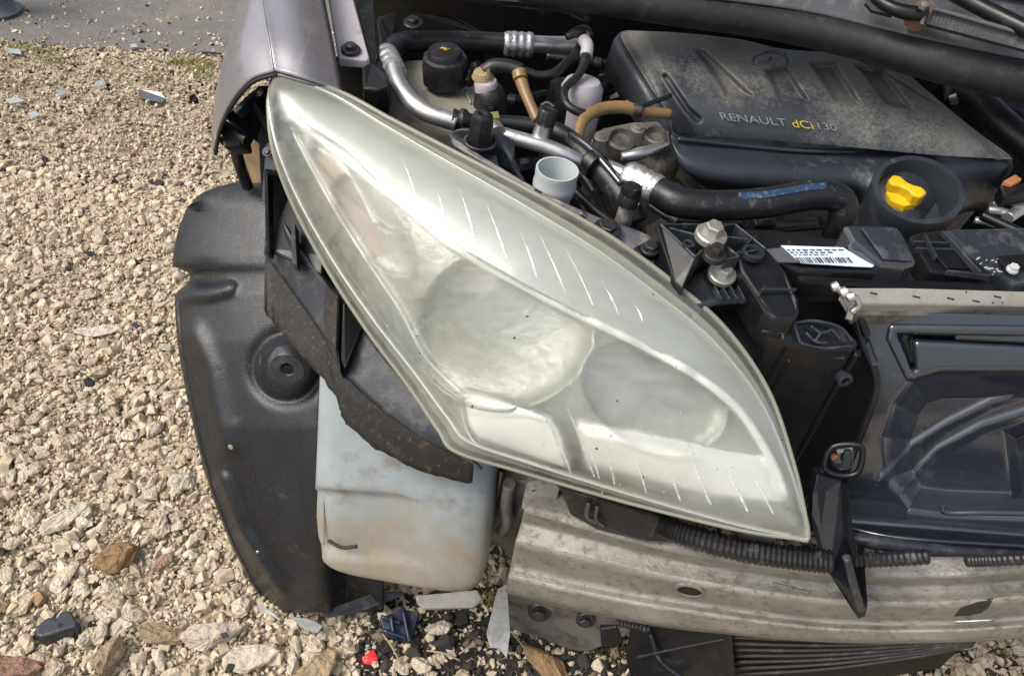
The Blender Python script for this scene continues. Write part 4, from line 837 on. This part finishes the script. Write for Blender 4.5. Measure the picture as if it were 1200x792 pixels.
# oily casting beneath
cast = prism('pump_casting', VL([(690, 165, .75), (705, 148, .755), (740, 140, .76), (790, 138, .76), (800, 190, .72), (770, 205, .71), (735, 206, .70), (700, 196, .715)]), (0, .02, -.12), M['casting'], CAR, .010, segs=4)
lathe('port', V(728, 163, .755), (0, -.3, 1), [(.022, -.02), (.021, .0), (.017, .003), (.015, -.005), (.005, -.006)], M['casting'], cast, 24)
lathe('port', V(768, 158, .758), (0, -.3, 1), [(.018, -.02), (.017, .0), (.014, .002), (.012, -.008), (.004, -.009)], M['casting'], cast, 24)
tube('flange_edge', VL([(728, 184, .745), (750, 180, .75), (785, 168, .755)]), [.006, .009, .004], M['alu'], cast, seg=8)
bolt(V(705, 160, .76), (0, -.3, 1), .006, M['bolt'], cast); bolt(V(748, 150, .765), (0, -.3, 1), .006, M['bolt'], cast)
# grey pipe with valve, black coolant hose, filler neck
gp = hose('grey_pipe', [(580, 154, .80), (600, 161, .80), (640, 172, .797), (668, 184, .79), (690, 194, .78)], [8, 9, 9, 9, 7], 'alu', n=40)
hose('clip', [(577, 150, .808), (582, 158, .806)], 12, 'alu', gp)
lathe('valve_stub', V(632, 166, .795), (.12, .1, 1), [(.013, 0), (.012, .004), (.0105, .02), (.0115, .024)], M['alu'], gp, 20)
lathe('valve_cap', V(637, 150, .812), (.12, .1, 1), [(.0125, 0), (.013, .004), (.013, .024), (.011, .027), (.004, .028)], M['rubber'], gp, 36, lobes=(10, .03, .012))
hose('cap_strap', [(634, 124, .835), (642, 121, .84), (650, 126, .838)], 2.5, 'rubber', gp)
bh = hose('coolant_hose', [(552, 142, .79), (600, 145, .79), (640, 150, .79), (664, 162, .787), (690, 186, .78), (712, 208, .775), (730, 232, .765), (745, 262, .745)], [8, 9, 10, 12, 14, 15, 16, 15], 'rubber', n=70, seg=18)
hose('hose_clamp', [(690, 188, .785), (700, 197, .783)], 16.5, 'black', bh)
hose('wire_loom', [(668, 158, .80), (690, 172, .80), (708, 192, .795), (728, 216, .785)], 4, 'black_gloss', bh)
fn = lathe('filler_neck', V(648, 226, .762), (.02, .0, 1), [(.0225, -.05), (.0235, -.005), (.0265, .004), (.0275, .010), (.0275, .017), (.0262, .020), (.0270, .030), (.0268, .036), (.0245, .036), (.0235, .02), (.021, -.02), (.01, -.022)], M['neck'], CAR, 48)
# lower air conditioning line with crimp and fat hose
h2 = hose('fat_hose', [(768, 222, .785), (790, 235, .785), (815, 240, .785), (850, 241, .786), (895, 238, .79), (935, 231, .795), (965, 228, .797), (985, 235, .79), (988, 255, .77), (980, 275, .74)], [17, 18, 18, 18, 18, 18, 18, 17, 17, 17], 'rubber', n=110, seg=22)
ferrule((733, 204, .785), (772, 224, .785), 17.5, h2)
hose('pipe_stub', [(712, 196, .782), (736, 207, .785)], 9, 'alu', h2)
M['label_blue'] = material('faded_blue_label', (.014, .04, .095), .5, dirt=((.16, .18, .21), .42, 120, 0))
lab = []
for k in range(24):
    t_ = k/23; p0 = crom(VL([(860, 240.5, .786), (895, 238, .79), (935, 231, .795), (962, 228, .797)]), 24)[k]; rr = R(18.6, p0)
    lab.append([p0+rr*np.array([0, -math.cos(a), math.sin(a)]) for a in np.linspace(.95, 1.5, 6)])
grid_obj('printed_label', np.array(lab), M['label_blue'], h2, solid=.0004)
vs2 = lathe('service_valve', V(733, 250, .77), (.05, .1, 1), [(.011, -.02), (.010, .012), (.013, .014), (.013, .017), (.010, .018)], M['alu'], CAR, 20)
lathe('valve_cap', V(735, 240, .788), (.05, .1, 1), [(.0125, 0), (.0125, .013), (.0115, .015), (.0125, .017), (.0115, .026), (.004, .028)], M['rubber'], vs2, 32, lobes=(10, .025, .012))
hose('lower_pipe', [(690, 226, .72), (700, 250, .70), (705, 275, .68)], 12, 'rubber'); hose('lower_pipe', [(742, 236, .74), (748, 255, .72), (750, 280, .70)], 9, 'casting')
hose('wire_loom', [(666, 215, .74), (690, 240, .73), (720, 262, .72), (752, 270, .72)], 6, 'rubber')

for pts, rp_, mt in [([(700, 110, .74), (740, 92, .75), (790, 96, .75), (830, 120, .74)], 9, 'black'), ([(705, 95, .72), (720, 70, .72), (760, 60, .72)], 7, 'rubber'), ([(600, 200, .70), (640, 190, .70), (680, 205, .70), (700, 230, .69)], 7, 'black'),
                    ([(560, 110, .72), (600, 118, .72), (650, 110, .72), (700, 118, .72)], 6, 'rubber'), ([(790, 215, .70), (840, 262, .69), (900, 266, .69), (960, 262, .69)], 7, 'black'), ([(640, 66, .74), (700, 74, .74), (760, 78, .73)], 5, 'rubber'), ([(760, 240, .71), (790, 258, .71), (830, 258, .71), (870, 262, .70)], 4, 'rubber')]:
    lo = hose('wiring_loom', pts, rp_, mt, n=30)
    for k_ in (1, 2): lathe('tape_band', V(*pts[k_]), np.array(V(*pts[k_]))-V(*pts[k_-1]), [(R(rp_+1.5, V(*pts[k_])), -.006), (R(rp_+1.8, V(*pts[k_])), 0), (R(rp_+1.5, V(*pts[k_])), .006)], M['ledge'], lo, 14)
for pts in ([(705, 118, .745), (735, 110, .75), (760, 118, .745), (730, 128, .74)], [(600, 186, .735), (622, 182, .735), (630, 196, .73), (608, 202, .73)], [(880, 250, .73), (905, 250, .73), (912, 262, .725), (886, 264, .725)], [(655, 92, .76), (672, 92, .76), (676, 108, .75), (658, 110, .75)]):
    bx_ = prism('connector', VL(pts), (0, .01, -.05), M['black'], CAR, .003); c_ = np.mean(VL(pts), 0); lathe('seal_ring', c_, (0, 0, 1), [(.007, -.002), (.007, .004), (.004, .005)], M['ledge'], bx_, 14)
lathe('pump_housing', V(745, 108, .70), (0, -.3, 1), [(.04, -.05), (.042, 0), (.036, .012), (.02, .016), (.018, .022), (.006, .024)], M['casting'], CAR, 28)

# --- slam panel air duct with paper sticker
duct = prism('intake_duct', VL([(868, 268, .79), (905, 268, .79), (985, 280, .79), (1032, 312, .785), (1032, 320, .78), (935, 317, .78), (912, 306, .785), (895, 290, .79)]), (0, .0, -.05), M['black'], CAR, .004)
stk = prism('paper_sticker', VL([(915, 287.5, .7935), (988, 290, .7935), (1006, 301, .790), (1026, 310, .7885), (1022, 313, .788), (1000, 312, .788), (938, 308, .7885)]), (0, 0, -.0008), None or material('wet_white_paper', (.58, .66, .78), .5, dirt=((.30, .36, .50), .3, 50, 0)), duct, 0)
prism('sticker_backing', VL([(898, 292, .7926), (918, 290, .7926), (937, 307.5, .7880), (912, 307, .7880)]), (0, 0, -.001), M['cowl'], duct, 0)
def zst(b): return .7955-.00030*(b-287)
for rr, (y0, hgt) in enumerate([(292, 1.3), (295, 1.3), (298, 1.0)]):
    x = 922+rr*4
    while x < 985-rr*8:
        wd = random.uniform(2, 7)
        prism('print_line', VL([(x, y0, zst(y0)), (x+wd, y0+.3, zst(y0)), (x+wd+.8, y0+hgt, zst(y0+hgt)), (x+.8, y0+hgt-.2, zst(y0+hgt))]), (0, 0, -.0003), M['bulb'], stk, 0); x += wd+random.uniform(1.5, 3)
x = 937
while x < 1000:
    wd = random.choice([.8, .8, 1.4, 2.2]); prism('bar_code_line', VL([(x-5, 301.5, zst(301.5)), (x-5+wd, 301.6, zst(301.5)), (x+wd, 308, zst(308)), (x, 308, zst(308))]), (0, 0, -.0003), M['bulb'], stk, 0); x += wd+random.choice([1, 1.5, 2.2])
prism('duct_front', VL([(930, 319, .775), (1010, 318, .775), (1040, 326, .77), (1160, 330, .768), (1167, 338, .765), (1160, 343, .762), (1030, 338, .765), (940, 330, .768)]), (0, .0, -.02), M['black_deep'], CAR, .003)
hood_d = prism('duct_scoop', VL([(988, 263, .815), (1050, 264, .815), (1060, 276, .81), (1075, 308, .795), (1062, 312, .793), (1032, 310, .793), (1000, 284, .805)]), (0, .0, -.04), M['black_gloss'], CAR, .004)
prism('inset', VL([(1010, 267, .8165), (1048, 267, .8165), (1070, 305, .799), (1036, 303, .799)]), (0, 0, -.003), M['ledge'], hood_d, .001)
fr_ = prism('duct_frame', VL([(1066, 276, .79), (1085, 271, .79), (1106, 270, .79), (1125, 290, .785), (1166, 322, .775), (1150, 326, .773), (1090, 318, .778)]), (0, 0, -.03), M['black'], CAR, .003)
prism('opening', VL([(1090, 292, .7895), (1112, 288, .7885), (1140, 314, .7805), (1110, 314, .7815)]), (0, 0, -.004), M['black_deep'], fr_, .001)
for a, b, c, d in [(1072, 282, 1112, 284), (1074, 290, 1116, 291), (1106, 270, 1150, 318), (1085, 274, 1098, 300), (1110, 316, 1160, 322)]: rib((a, b), (c, d), .797-.0003*(b-270), 3, .008, 'ledge', fr_)
rp = prism('slam_panel', VL([(1108, 268, .785), (1160, 267, .785), (1300, 262, .785), (1300, 330, .765), (1190, 332, .765), (1165, 318, .77), (1140, 300, .777)]), (0, 0, -.04), M['ledge'], CAR, .004)
prism('slot', VL([(1168, 300, .7815), (1210, 296, .782), (1215, 310, .778), (1180, 316, .777)]), (0, 0, -.003), M['black_deep'], rp, .001)
bolt(V(1187, 315, .779), (0, -.1, 1), .006, M['neck'], rp, flange=1.2)
for _ in range(26):
    a, b = random.uniform(1138, 1172), random.uniform(300, 322); tube('chalky_spatter', VL([(a, b, .783-.0003*(b-290)), (a+random.uniform(1, 4), b+random.uniform(-2, 2), .783-.0003*(b-290))]), random.uniform(.0005, .0013), M['neck'], rp, n=3, seg=5)

# --- engine cover
def cz(px, py):
    q = (py-.14*(px-900)-40)/125; return .845-.045*q-.035*np.clip(q, 0, 1.3)**3-.012*(1-sstep(0, 26, px-(735+np.maximum(py-42, 0)*.5)))
ROW = [[(735, 36), (800, 39), (870, 47), (920, 58), (1000, 63), (1046, 68)],
       [(728, 43), (800, 55), (870, 64), (930, 74), (1010, 84), (1068, 90)],
       [(748, 78), (815, 86), (880, 94), (950, 106), (1040, 116), (1110, 126)],
       [(772, 118), (835, 124), (890, 130), (970, 140), (1070, 150), (1150, 158)],
       [(788, 144), (845, 150), (900, 154), (985, 162), (1090, 172), (1178, 178)],
       [(793, 158), (850, 162), (905, 165), (1000, 173), (1095, 182), (1187, 187)]]
Gp = gridrows([[np.array(p, float) for p in r] for r in ROW], 190, 130); px, py = Gp[..., 0], Gp[..., 1]
z = cz(px, py)
for poly in ([(816, 60), (826, 62), (880, 113), (852, 110), (838, 88)], [(899, 84), (922, 82), (945, 118), (914, 115)], [(951, 76), (978, 76), (1006, 121), (980, 118)], [(1004, 78), (1032, 82), (1066, 126), (1040, 123)]):
    z = z-.0085*(1-sstep(-3.5, 4, sdpoly(px, py, poly)))
z = z-.004*np.exp(-(dline(px, py, [(1000, 66), (1045, 90), (1110, 128), (1150, 150), (1188, 176)])/2.5)**2)
z = z+.004*(1-sstep(22, 26, np.hypot(px-903, (py-72)*2.2)))-.003*np.exp(-((np.hypot(px-903, (py-72)*2.2)-20)/1.8)**2)
z = z-.006*sstep(1040, 1052, px-(py-66)*1.05)*(1-sstep(0, 1, np.zeros_like(px)))
z = z-.006*np.exp(-(dline(px, py, [(780, 90), (805, 128), (818, 140)])/3)**2)
cover = grid_obj('engine_cover', V(px, py, z), M['cover'], CAR, solid=.004, flip=True)
CG = V(px, py, z)
for edge_, out_ in ((CG[:, 0], (-.012, -.004)), (CG[:, -1], (.012, 0)), (CG[0], (0, .012))):
    grid_obj('side_wall', np.stack([edge_+[0, 0, -.0015], edge_+[out_[0]*.6, out_[1]*.6, -.012], edge_+[out_[0], out_[1], -.055]]), M['cover_skirt'], cover, solid=.003)
di = [(903, 66), (908, 72), (903, 78), (898, 72)]
tube('emblem', [V(a, b, float(cz(np.array(a), np.array(b)))+.0045) for a, b in di+[di[0]]], .0014, M['cover'], cover, n=9, seg=6)
# lettering on the cover
def lettering(name, text, p0, p1, hpx, mat, par, lift=.0025):
    cu = bpy.data.curves.new(name, 'FONT'); cu.body = text; cu.size = 1; cu.extrude = .004; to = bpy.data.objects.new(name+'_tmp', cu); COL.objects.link(to)
    bpy.context.view_layer.update(); me = bpy.data.meshes.new_from_object(to.evaluated_get(bpy.context.evaluated_depsgraph_get())); bpy.data.objects.remove(to)
    v = np.array([q.co[:] for q in me.vertices]); x0, x1 = v[:, 0].min(), v[:, 0].max(); y1 = v[:, 1].max(); zz = v[:, 2]
    u_ = (v[:, 0]-x0)/(x1-x0); hh = v[:, 1]/y1
    X = p0[0]+(p1[0]-p0[0])*u_-hh*hpx*.42; Y = p0[1]+(p1[1]-p0[1])*u_-hh*hpx
    P = V(X, Y, cz(X, Y)+lift+zz*.03); me.vertices.foreach_set('co', P.astype(np.float32).ravel()); me.update()
    me.materials.clear(); me.materials.append(M[mat]); o = bpy.data.objects.new(name, me); COL.objects.link(o); adopt(o, par); return o
lettering('lettering', 'RENAULT', (846, 140.5), (923, 148), 8.5, 'letter', cover)
lettering('lettering', 'dCi', (930, 149), (954, 151.5), 9, 'letter_y', cover)
lettering('lettering', '130', (960, 151.5), (982, 153.5), 8, 'letter', cover)
# skirt under the front edge
def sk_row(pts): return VL(pts)
SK = [sk_row([(786, 140, .775), (796, 160, .765), (860, 166, .757), (940, 173, .757), (1003, 173, .762), (1030, 163, .772), (1062, 163, .78), (1110, 179, .775), (1188, 186, .775)]),
      sk_row([(784, 143, .772), (794, 166, .758), (858, 173, .750), (938, 180, .750), (1003, 181, .754), (1032, 172, .764), (1064, 172, .77), (1112, 188, .766), (1182, 196, .766)]),
      sk_row([(784, 160, .756), (798, 184, .748), (850, 192, .745), (938, 197, .745), (1004, 198, .748), (1036, 205, .75), (1072, 208, .752), (1120, 205, .75), (1174, 207, .75)]),
      sk_row([(790, 178, .735), (804, 202, .728), (850, 212, .726), (938, 216, .726), (1003, 218, .729), (1030, 235, .725), (1072, 248, .725), (1126, 228, .72), (1170, 222, .72)]),
      sk_row([(802, 192, .70), (814, 211, .70), (850, 222, .70), (938, 227, .70), (1000, 229, .70), (1025, 250, .70), (1070, 269, .70), (1128, 246, .69), (1162, 240, .69)]),
      sk_row([(812, 200, .66), (818, 215, .66), (852, 226, .66), (938, 231, .66), (1000, 235, .66), (1030, 256, .66), (1070, 274, .66), (1128, 250, .66), (1158, 248, .66)])]
skirt = grid_obj('cover_skirt', gridrows(SK, 120, 40), M['cover_skirt'], CAR, solid=.004, flip=True)
tube('ledge_bead', VL([(794, 163, .764), (859, 170, .755), (939, 177, .755), (1003, 178, .759)]), .003, M['cover_skirt'], skirt, n=50, seg=8)
# oil filler well and cap
wc = V(1076, 222, .762); r0 = R(52, wc)
well = lathe('filler_well', wc, (-.12, -.30, 1), [(r0*.93, -.09), (r0*.99, -.02), (r0, -.003), (r0*.98, .001), (r0*.86, .001), (r0*.83, -.004), (r0*.78, -.05), (r0*.1, -.052)], M['cover_skirt'], CAR, 64)
oc = V(1060, 224, .745)
ocap = lathe('oil_cap', oc, (-.12, -.25, 1), [(.024, -.045), (.024, -.012), (.022, -.006), (.010, -.004)], M['yellow'], well, 32, lobes=(8, .03, .02))
u_, v_, a_2 = basis((-.12, -.25, 1)); dirx = V(1082, 230, .75)-V(1038, 208, .75); dirx = dirx/np.linalg.norm(dirx)
sy = np.cross([-.12, -.25, 1], dirx); sy /= np.linalg.norm(sy); oa = np.array([-.12, -.25, 1]); oa /= np.linalg.norm(oa)
hp = [oc+dirx*a*.026+sy*b*.010+oa*(.012) for a, b in [(-1, -.75), (-.6, -1.1), (-.2, -.7), (.2, -.7), (.6, -1.1), (1, -.8), (1.05, .6), (.6, 1.1), (.2, .7), (-.2, .7), (-.6, 1.1), (-1, .75)]]
prism('grip', hp, -oa*.024, M['yellow'], well, .004, segs=3)
# engine block and darkness under the cover
prism('engine_block', VL([(760, 110, .70), (1150, 160, .70), (1160, 230, .66), (820, 215, .66)]), (0, .08, -.40), M['casting'], CAR, .01)
tube('throttle_hose', VL([(1128, 104, .80), (1150, 120, .80), (1180, 150, .79), (1230, 190, .77)]), [.020, .021, .022, .023], M['rubber'], CAR, n=70, seg=18, corr=.012)
lathe('hose_collar', V(1119, 116, .79), (.6, -.3, .5), [(.008, -.006), (.009, .004), (.006, .006)], M['bolt'], CAR, 14)
prism('air_box', VL([(1140, 92, .80), (1170, 95, .81), (1300, 120, .81), (1300, 160, .79), (1190, 125, .79), (1165, 112, .795)]), (0, .0, -.08), M['ledge'], CAR, .005)
prism('bracket', VL([(1105, 90, .80), (1115, 88, .80), (1120, 105, .79), (1122, 122, .78), (1108, 118, .78)]), (0, .01, -.06), M['black'], CAR, .003)
prism('clip', VL([(1176, 212, .76), (1190, 204, .765), (1198, 210, .762), (1186, 217, .758)]), (0, 0, -.008), M['copper'], CAR, .001)
prism('clip_arm', VL([(1172, 216, .755), (1186, 219, .755), (1215, 208, .757), (1215, 222, .75), (1178, 232, .745)]), (0, 0, -.02), M['black_deep'], CAR, .002)
for a, b, c, d, rr in [(1162, 240, 1186, 236, 4), (1158, 246, 1180, 250, 5), (1180, 256, 1215, 236, 7), (1142, 258, 1168, 264, 4), (1185, 232, 1192, 246, 5)]: hose('metal_line', [(a, b, .72), ((a+c)/2, (b+d)/2-1, .722), (c, d, .72)], rr, 'alu')
hose('loom', [(1150, 252, .73), (1172, 262, .73), (1200, 275, .73)], 6, 'black')

# --- bulkhead, cowl, seal, grille, wiper, glass
grid_obj('bulkhead', gridrows([[(-.45, 1.42, .88), (.4, 1.42, .88), (1.3, 1.42, .88)], [(-.45, 1.5, .30), (.4, 1.5, .30), (1.3, 1.5, .30)]], 12, 12), M['black_deep'], CAR, solid=.004)
prism('bay_floor', [(-.24, .74, .33), (1.3, .70, .33), (1.3, 2.2, .33), (-.34, 2.2, .33)], (0, 0, -.01), M['black_deep'], CAR, .002)
prism('strut_tower', VL([(440, 15, .80), (470, 12, .83), (530, 14, .83), (570, 35, .80), (560, 60, .78), (450, 62, .78)]), (0, .05, -.15), M['seal'], CAR, .012, segs=4)
bolt(V(484, 26, .842), (0, -.2, 1), .008, M['bolt_dark'], CAR.children[-1])
seal = tube('bonnet_seal', VL([(380, -60, .905), (520, -26, .905), (640, -10, .905), (720, -2, .905), (800, 10, .905), (900, 24, .905), (1000, 46, .905), (1100, 74, .905), (1200, 96, .905), (1330, 118, .905)]), R(21, V(900, 25, .9)), M['seal'], CAR, n=90, seg=18)
prism('seal_lip', VL([(520, -30, .925), (720, -14, .925), (820, 0, .925), (930, 15, .925), (1050, 44, .925), (1200, 80, .925), (1330, 100, .925), (1330, 95, .925), (1200, 74, .928), (1050, 38, .928), (930, 10, .928), (820, -5, .928), (720, -19, .928), (520, -36, .928)]), (0, .0, -.03), M['cowl'], CAR, .001)
for a, b, ww, hh in [(652, 0, 40, 20), (842, 26, 24, 11), (1080, 62, 30, 16)]:
    tbk = prism('seal_bracket', VL([(a, b, .875), (a+ww, b+ww*.14, .875), (a+ww+1, b+hh+ww*.14, .85), (a+ww-4, b+hh+ww*.14, .849), (a+4, b+hh*.55, .853)]), (0, .003, -.004), M['seal'], CAR, .001)
    prism('slot', VL([(a+6, b+4, .8745), (a+ww*.5, b+6, .8745), (a+ww*.5, b+hh*.5, .865), (a+7, b+hh*.4, .866)]), (0, -.001, -.001), M['black_deep'], tbk, 0)
cw = grid_obj('cowl_panel', gridrows([VL([(700, -16, .928), (930, 11, .93), (1100, 49, .93), (1330, 94, .93)]), VL([(720, -40, .945), (950, -10, .95), (1110, 18, .95), (1330, 60, .95)]), VL([(740, -90, .97), (980, -50, .975), (1140, -20, .975), (1330, 15, .975)])], 40, 14), M['cowl'], CAR, solid=.004, flip=False)
# perforated vents: dark tray with a raised lattice
def vent(c4, nx, ny):
    c4 = [np.array(p) for p in c4]; base = prism('vent_tray', c4, (0, 0, -.004), M['black_deep'], cw, 0)
    vs, fs = [], []
    def bar(p, q, wd):
        d = q-p; s = np.cross(d, [0, 0, 1.0]); s = s/np.linalg.norm(s)*wd; h = np.array([0, 0, .003]); b = len(vs)
        vs.extend([p-s, q-s, q+s, p+s, p-s+h, q-s+h, q+s+h, p+s+h]); fs.extend([(b+4, b+5, b+6, b+7), (b, b+1, b+5, b+4), (b+1, b+2, b+6, b+5), (b+2, b+3, b+7, b+6), (b+3, b, b+4, b+7)])
    def at(u, v): return (c4[0]*(1-u)+c4[1]*u)*(1-v)+(c4[3]*(1-u)+c4[2]*u)*v
    for i in range(nx+1): bar(at(i/nx, 0), at(i/nx, 1), .0009)
    for j in range(ny+1): bar(at(0, j/ny), at(1, j/ny), .0009)
    mesh_obj('vent_lattice', vs, fs, M['cowl'], cw, smooth=False)
vent(VL([(1092, 14, .966), (1208, 46, .966), (1208, 60, .955), (1086, 28, .955)]), 26, 5)
vent(VL([(1014, 3, .962), (1040, 8, .962), (1046, 18, .955), (1022, 12, .955)]), 7, 3)
tube('vent_frame', VL([(1080, 30, .957), (1085, 16, .968), (1094, 11, .972), (1150, 26, .972), (1220, 46, .972)]), .003, M['cowl'], cw, n=40, seg=6)
piv = lathe('wiper_pivot', V(1080, 14, .965), (0, -.3, 1), [(.013, -.02), (.013, .004), (.011, .008), (.007, .010)], M['rust'], CAR, 20)
lathe('pivot_nut', V(1081, 9, .978), (0, -.3, 1), [(.006, 0), (.006, .006), (.003, .008)], M['grey_metal'], piv, 6)
tube('wiper_arm', VL([(1020, -6, .97), (1046, 10, .965), (1070, 16, .965), (1084, 14, .968)]), [.007, .009, .010, .010], M['black'], CAR, n=24, seg=8)
tube('wiper_blade', VL([(1110, -12, .985), (1160, 14, .98), (1230, 48, .975)]), .011, M['black'], CAR, n=20, seg=8)
glass = bpy.data.materials.new('windscreen_glass'); glass.use_nodes = True; gb = glass.node_tree.nodes['Principled BSDF']; gb.inputs['Base Color'].default_value = (.03, .035, .04, 1); gb.inputs['Roughness'].default_value = .05
grid_obj('windscreen', gridrows([VL([(740, -88, .972), (980, -46, .978), (1150, -12, .978), (1350, 25, .978)]), VL([(760, -200, 1.08), (1000, -180, 1.09), (1180, -150, 1.09), (1400, -110, 1.09)])], 24, 10), glass, CAR, solid=.005)
# bonnet, propped open above the bay
by, bz = 1.36, .97; bang = rad(62); bl = 1.0; rows = []
for s_ in np.linspace(0, 1, 12):
    yy = by-math.cos(bang)*bl*s_; zz = bz+math.sin(bang)*bl*s_; rows.append([(x_, yy-.05*(1-((x_-.42)/.8)**2)*0+.02*math.sin(s_*3), zz+.05*(1-((x_-.42)/.8)**2)) for x_ in np.linspace(-.34+.10*s_**3, 1.18-.10*s_**3, 24)])
grid_obj('bonnet', np.array(rows), M['paint'], CAR, solid=.02)
tube('bonnet_stay', [(1.0, .95, .80), (1.02, 1.0, 1.2), (1.05, 1.05, 1.55)], .006, M['black'], CAR, seg=8)

# ---------------------------------------------------------------- loose debris
cap_px = [(41, 738), (72, 718), (88, 722), (92, 738), (46, 752)]
ctop = VL([(40, 735, .035), (56, 722, .035), (66, 724, .035), (70, 716, .035), (82, 714, .035), (91, 728, .035), (90, 734, .035), (48, 746, .035), (42, 744, .035)])
pc = prism('plastic_stopper', ctop, (0, -.002, -.033), M['ledge'], None, .004, segs=3); tag(pc, 'dark grey plastic stopper with a small hole lying on the gravel', 'plastic piece')
lathe('hole', V(70, 732, .0355), (0, 0, 1), [(.004, -.002), (.004, .0004), (.001, .0004)], M['black_deep'], pc, 12)
rd = stone_at('red_fragment', 435, 773, .027, .5, mat=material('red_plastic', (.62, .03, .03), .4), squash=.9); tag(rd, 'small bright red plastic fragment on the dark soil', 'plastic fragment')
def shardp(name, pts, z0, th, mat, label, cat):
    o = prism(name, VL([(a, b, z0+(c[0] if c else 0)) for a, b, *c in pts]), (0, .002, -th), M[mat] if isinstance(mat, str) else mat, None, .001); tag(o, label, cat); return o
s1 = shardp('broken_trim', [(162, 109, .02), (166, 105, .03), (188, 108, .03), (194, 115, .02), (190, 121, .005), (165, 116, .005)], .012, .01, 'black_gloss', 'glossy black broken trim piece on gravel near the grass', 'trim piece')
shardp('plastic_chunk', [(222, 112, .02), (228, 110, .02), (232, 115, .01), (228, 119, 0), (222, 118, 0)], .01, .02, 'black_deep', 'small black chunk on gravel beside the fender', 'plastic chunk')
shardp('glass_shard', [(5, 116), (20, 114), (31, 118), (12, 122)], .025, .003, 'shard', 'flat blue grey shard at the left edge of the gravel', 'shard')
shardp('glass_shard', [(32, 133), (42, 130), (47, 135), (38, 138)], .025, .003, 'shard', 'small grey shard below the flat shard at left edge', 'shard')
shardp('glass_shard', [(66, 106, .01), (74, 103, .015), (78, 110), (70, 113)], .02, .003, 'shard', 'pale grey shard left of the small dark fragments on gravel', 'shard')
shardp('glass_shard', [(112, 95, .01), (122, 93, .015), (124, 100), (114, 103)], .02, .003, 'shard', 'bright grey shard above left of the black trim piece', 'shard')
shardp('glass_shard', [(8, 56), (24, 58), (25, 64), (10, 62)], .02, .003, 'shard', 'grey shard lying in the grass by the asphalt', 'shard')
shardp('glass_shard', [(152, 52), (160, 51), (161, 55), (154, 56)], .02, .006, 'shard', 'dark shard lying on the asphalt edge', 'shard')
shardp('plastic_strip', [(236, 60), (258, 62), (258, 64), (236, 62)], .012, .004, 'black', 'thin dark strip on asphalt beside the fender', 'strip')
shardp('plastic_chunk', [(97, 445, .01), (104, 441, .02), (111, 446, .01), (108, 451), (99, 451)], .01, .015, 'ledge', 'small dark grey chunk on gravel below the flat stone', 'plastic chunk')
shardp('plastic_chip', [(152, 380), (158, 377), (164, 381), (159, 385)], .03, .004, 'ledge', 'round dark chip right of the flat stone', 'plastic chip')
shardp('plastic_chip', [(257, 742), (264, 740), (268, 745), (260, 748)], .045, .006, 'ledge', 'tiny dark chip on the cream rock', 'plastic chip')
shardp('plastic_chip', [(98, 296), (106, 294), (113, 298), (104, 300)], .03, .004, 'black', 'dark flat chip on gravel above the flat stone', 'plastic chip')
shardp('clear_shard', [(300, 705, .01), (318, 716, .02), (330, 727, .03), (318, 722, .01), (304, 714)], .03, .003, 'shard', 'clear torn plastic shard left of the liner tip', 'plastic shard')
shardp('clear_shard', [(340, 722, .02), (365, 726, .03), (378, 733, .02), (372, 742), (352, 735)], .03, .003, 'shard', 'clear torn plastic shard under the liner tip', 'plastic shard')
shardp('liner_scrap', [(378, 716, .01), (440, 694, .03), (470, 692, .03), (474, 697, .02), (430, 714, .01), (385, 724)], .04, .003, 'ledge', 'grey plastic scrap lying under the washer tank', 'plastic scrap')
hs_ = shardp('hanging_shard', [(583, 690, .18), (594, 684, .20), (598, 740, .08), (594, 772, .03), (586, 760, .04), (574, 758, .04), (570, 742, .06)], .02, .003, 'shard', 'translucent torn plastic shard leaning against the beam end', 'plastic shard')
bk = bpy.data.objects.new('connector_block', None); COL.objects.link(bk); bk.location = tuple(V(466, 735, 0)); bpy.context.view_layer.update(); tag(bk, 'broken dark blue plastic connector on soil under the washer tank', 'connector')
M['navy'] = material('navy_plastic', (.012, .018, .045), .4, dirt=((.10, .10, .11), .3, 60, .3))
prism('body', VL([(445, 724, .03), (470, 712, .035), (492, 718, .03), (482, 748, .02), (452, 746, .02)]), (0, 0, -.018), M['navy'], bk, .002)
for a, b, c, d in [(446, 722, 470, 730), (448, 738, 480, 748), (472, 712, 480, 752), (458, 720, 462, 746)]: tube('spar', VL([(a, b, .04), (c, d, .032)]), .004, M['navy'], bk, n=6, seg=6)
tw_m = material('dry_twig', (.30, .24, .16), .8)
for (a, b, c, d), lab in [((540, 774, 500, 762), 'dry twig lying between red fragment and orange rock'), ((470, 778, 448, 742), 'dry stalk lying across dark soil below the connector'), ((560, 757, 538, 766), 'short pale stalk on dark soil beside leaning shard'), ((590, 730, 625, 775), 'long dry grass stem leaning beside the clear shard')]:
    o = tube('twig', VL([(a, b, .02), ((a+c)/2, (b+d)/2-3, .03), (c, d, .02)]), .0016, tw_m, None, n=10, seg=6); tag(o, lab, 'twig', 'twigs on the dark soil')
# foot of a post standing on the asphalt at the upper left corner
pf = lathe('post_foot', V(-2, 14, 0.004), AXZ, [(.075, 0), (.078, .012), (.062, .022), (.05, .05), (.046, .4), (.01, .41)], M['cowl'], None, 28); tag(pf, 'grey rounded post foot on asphalt at the top left corner', 'post')
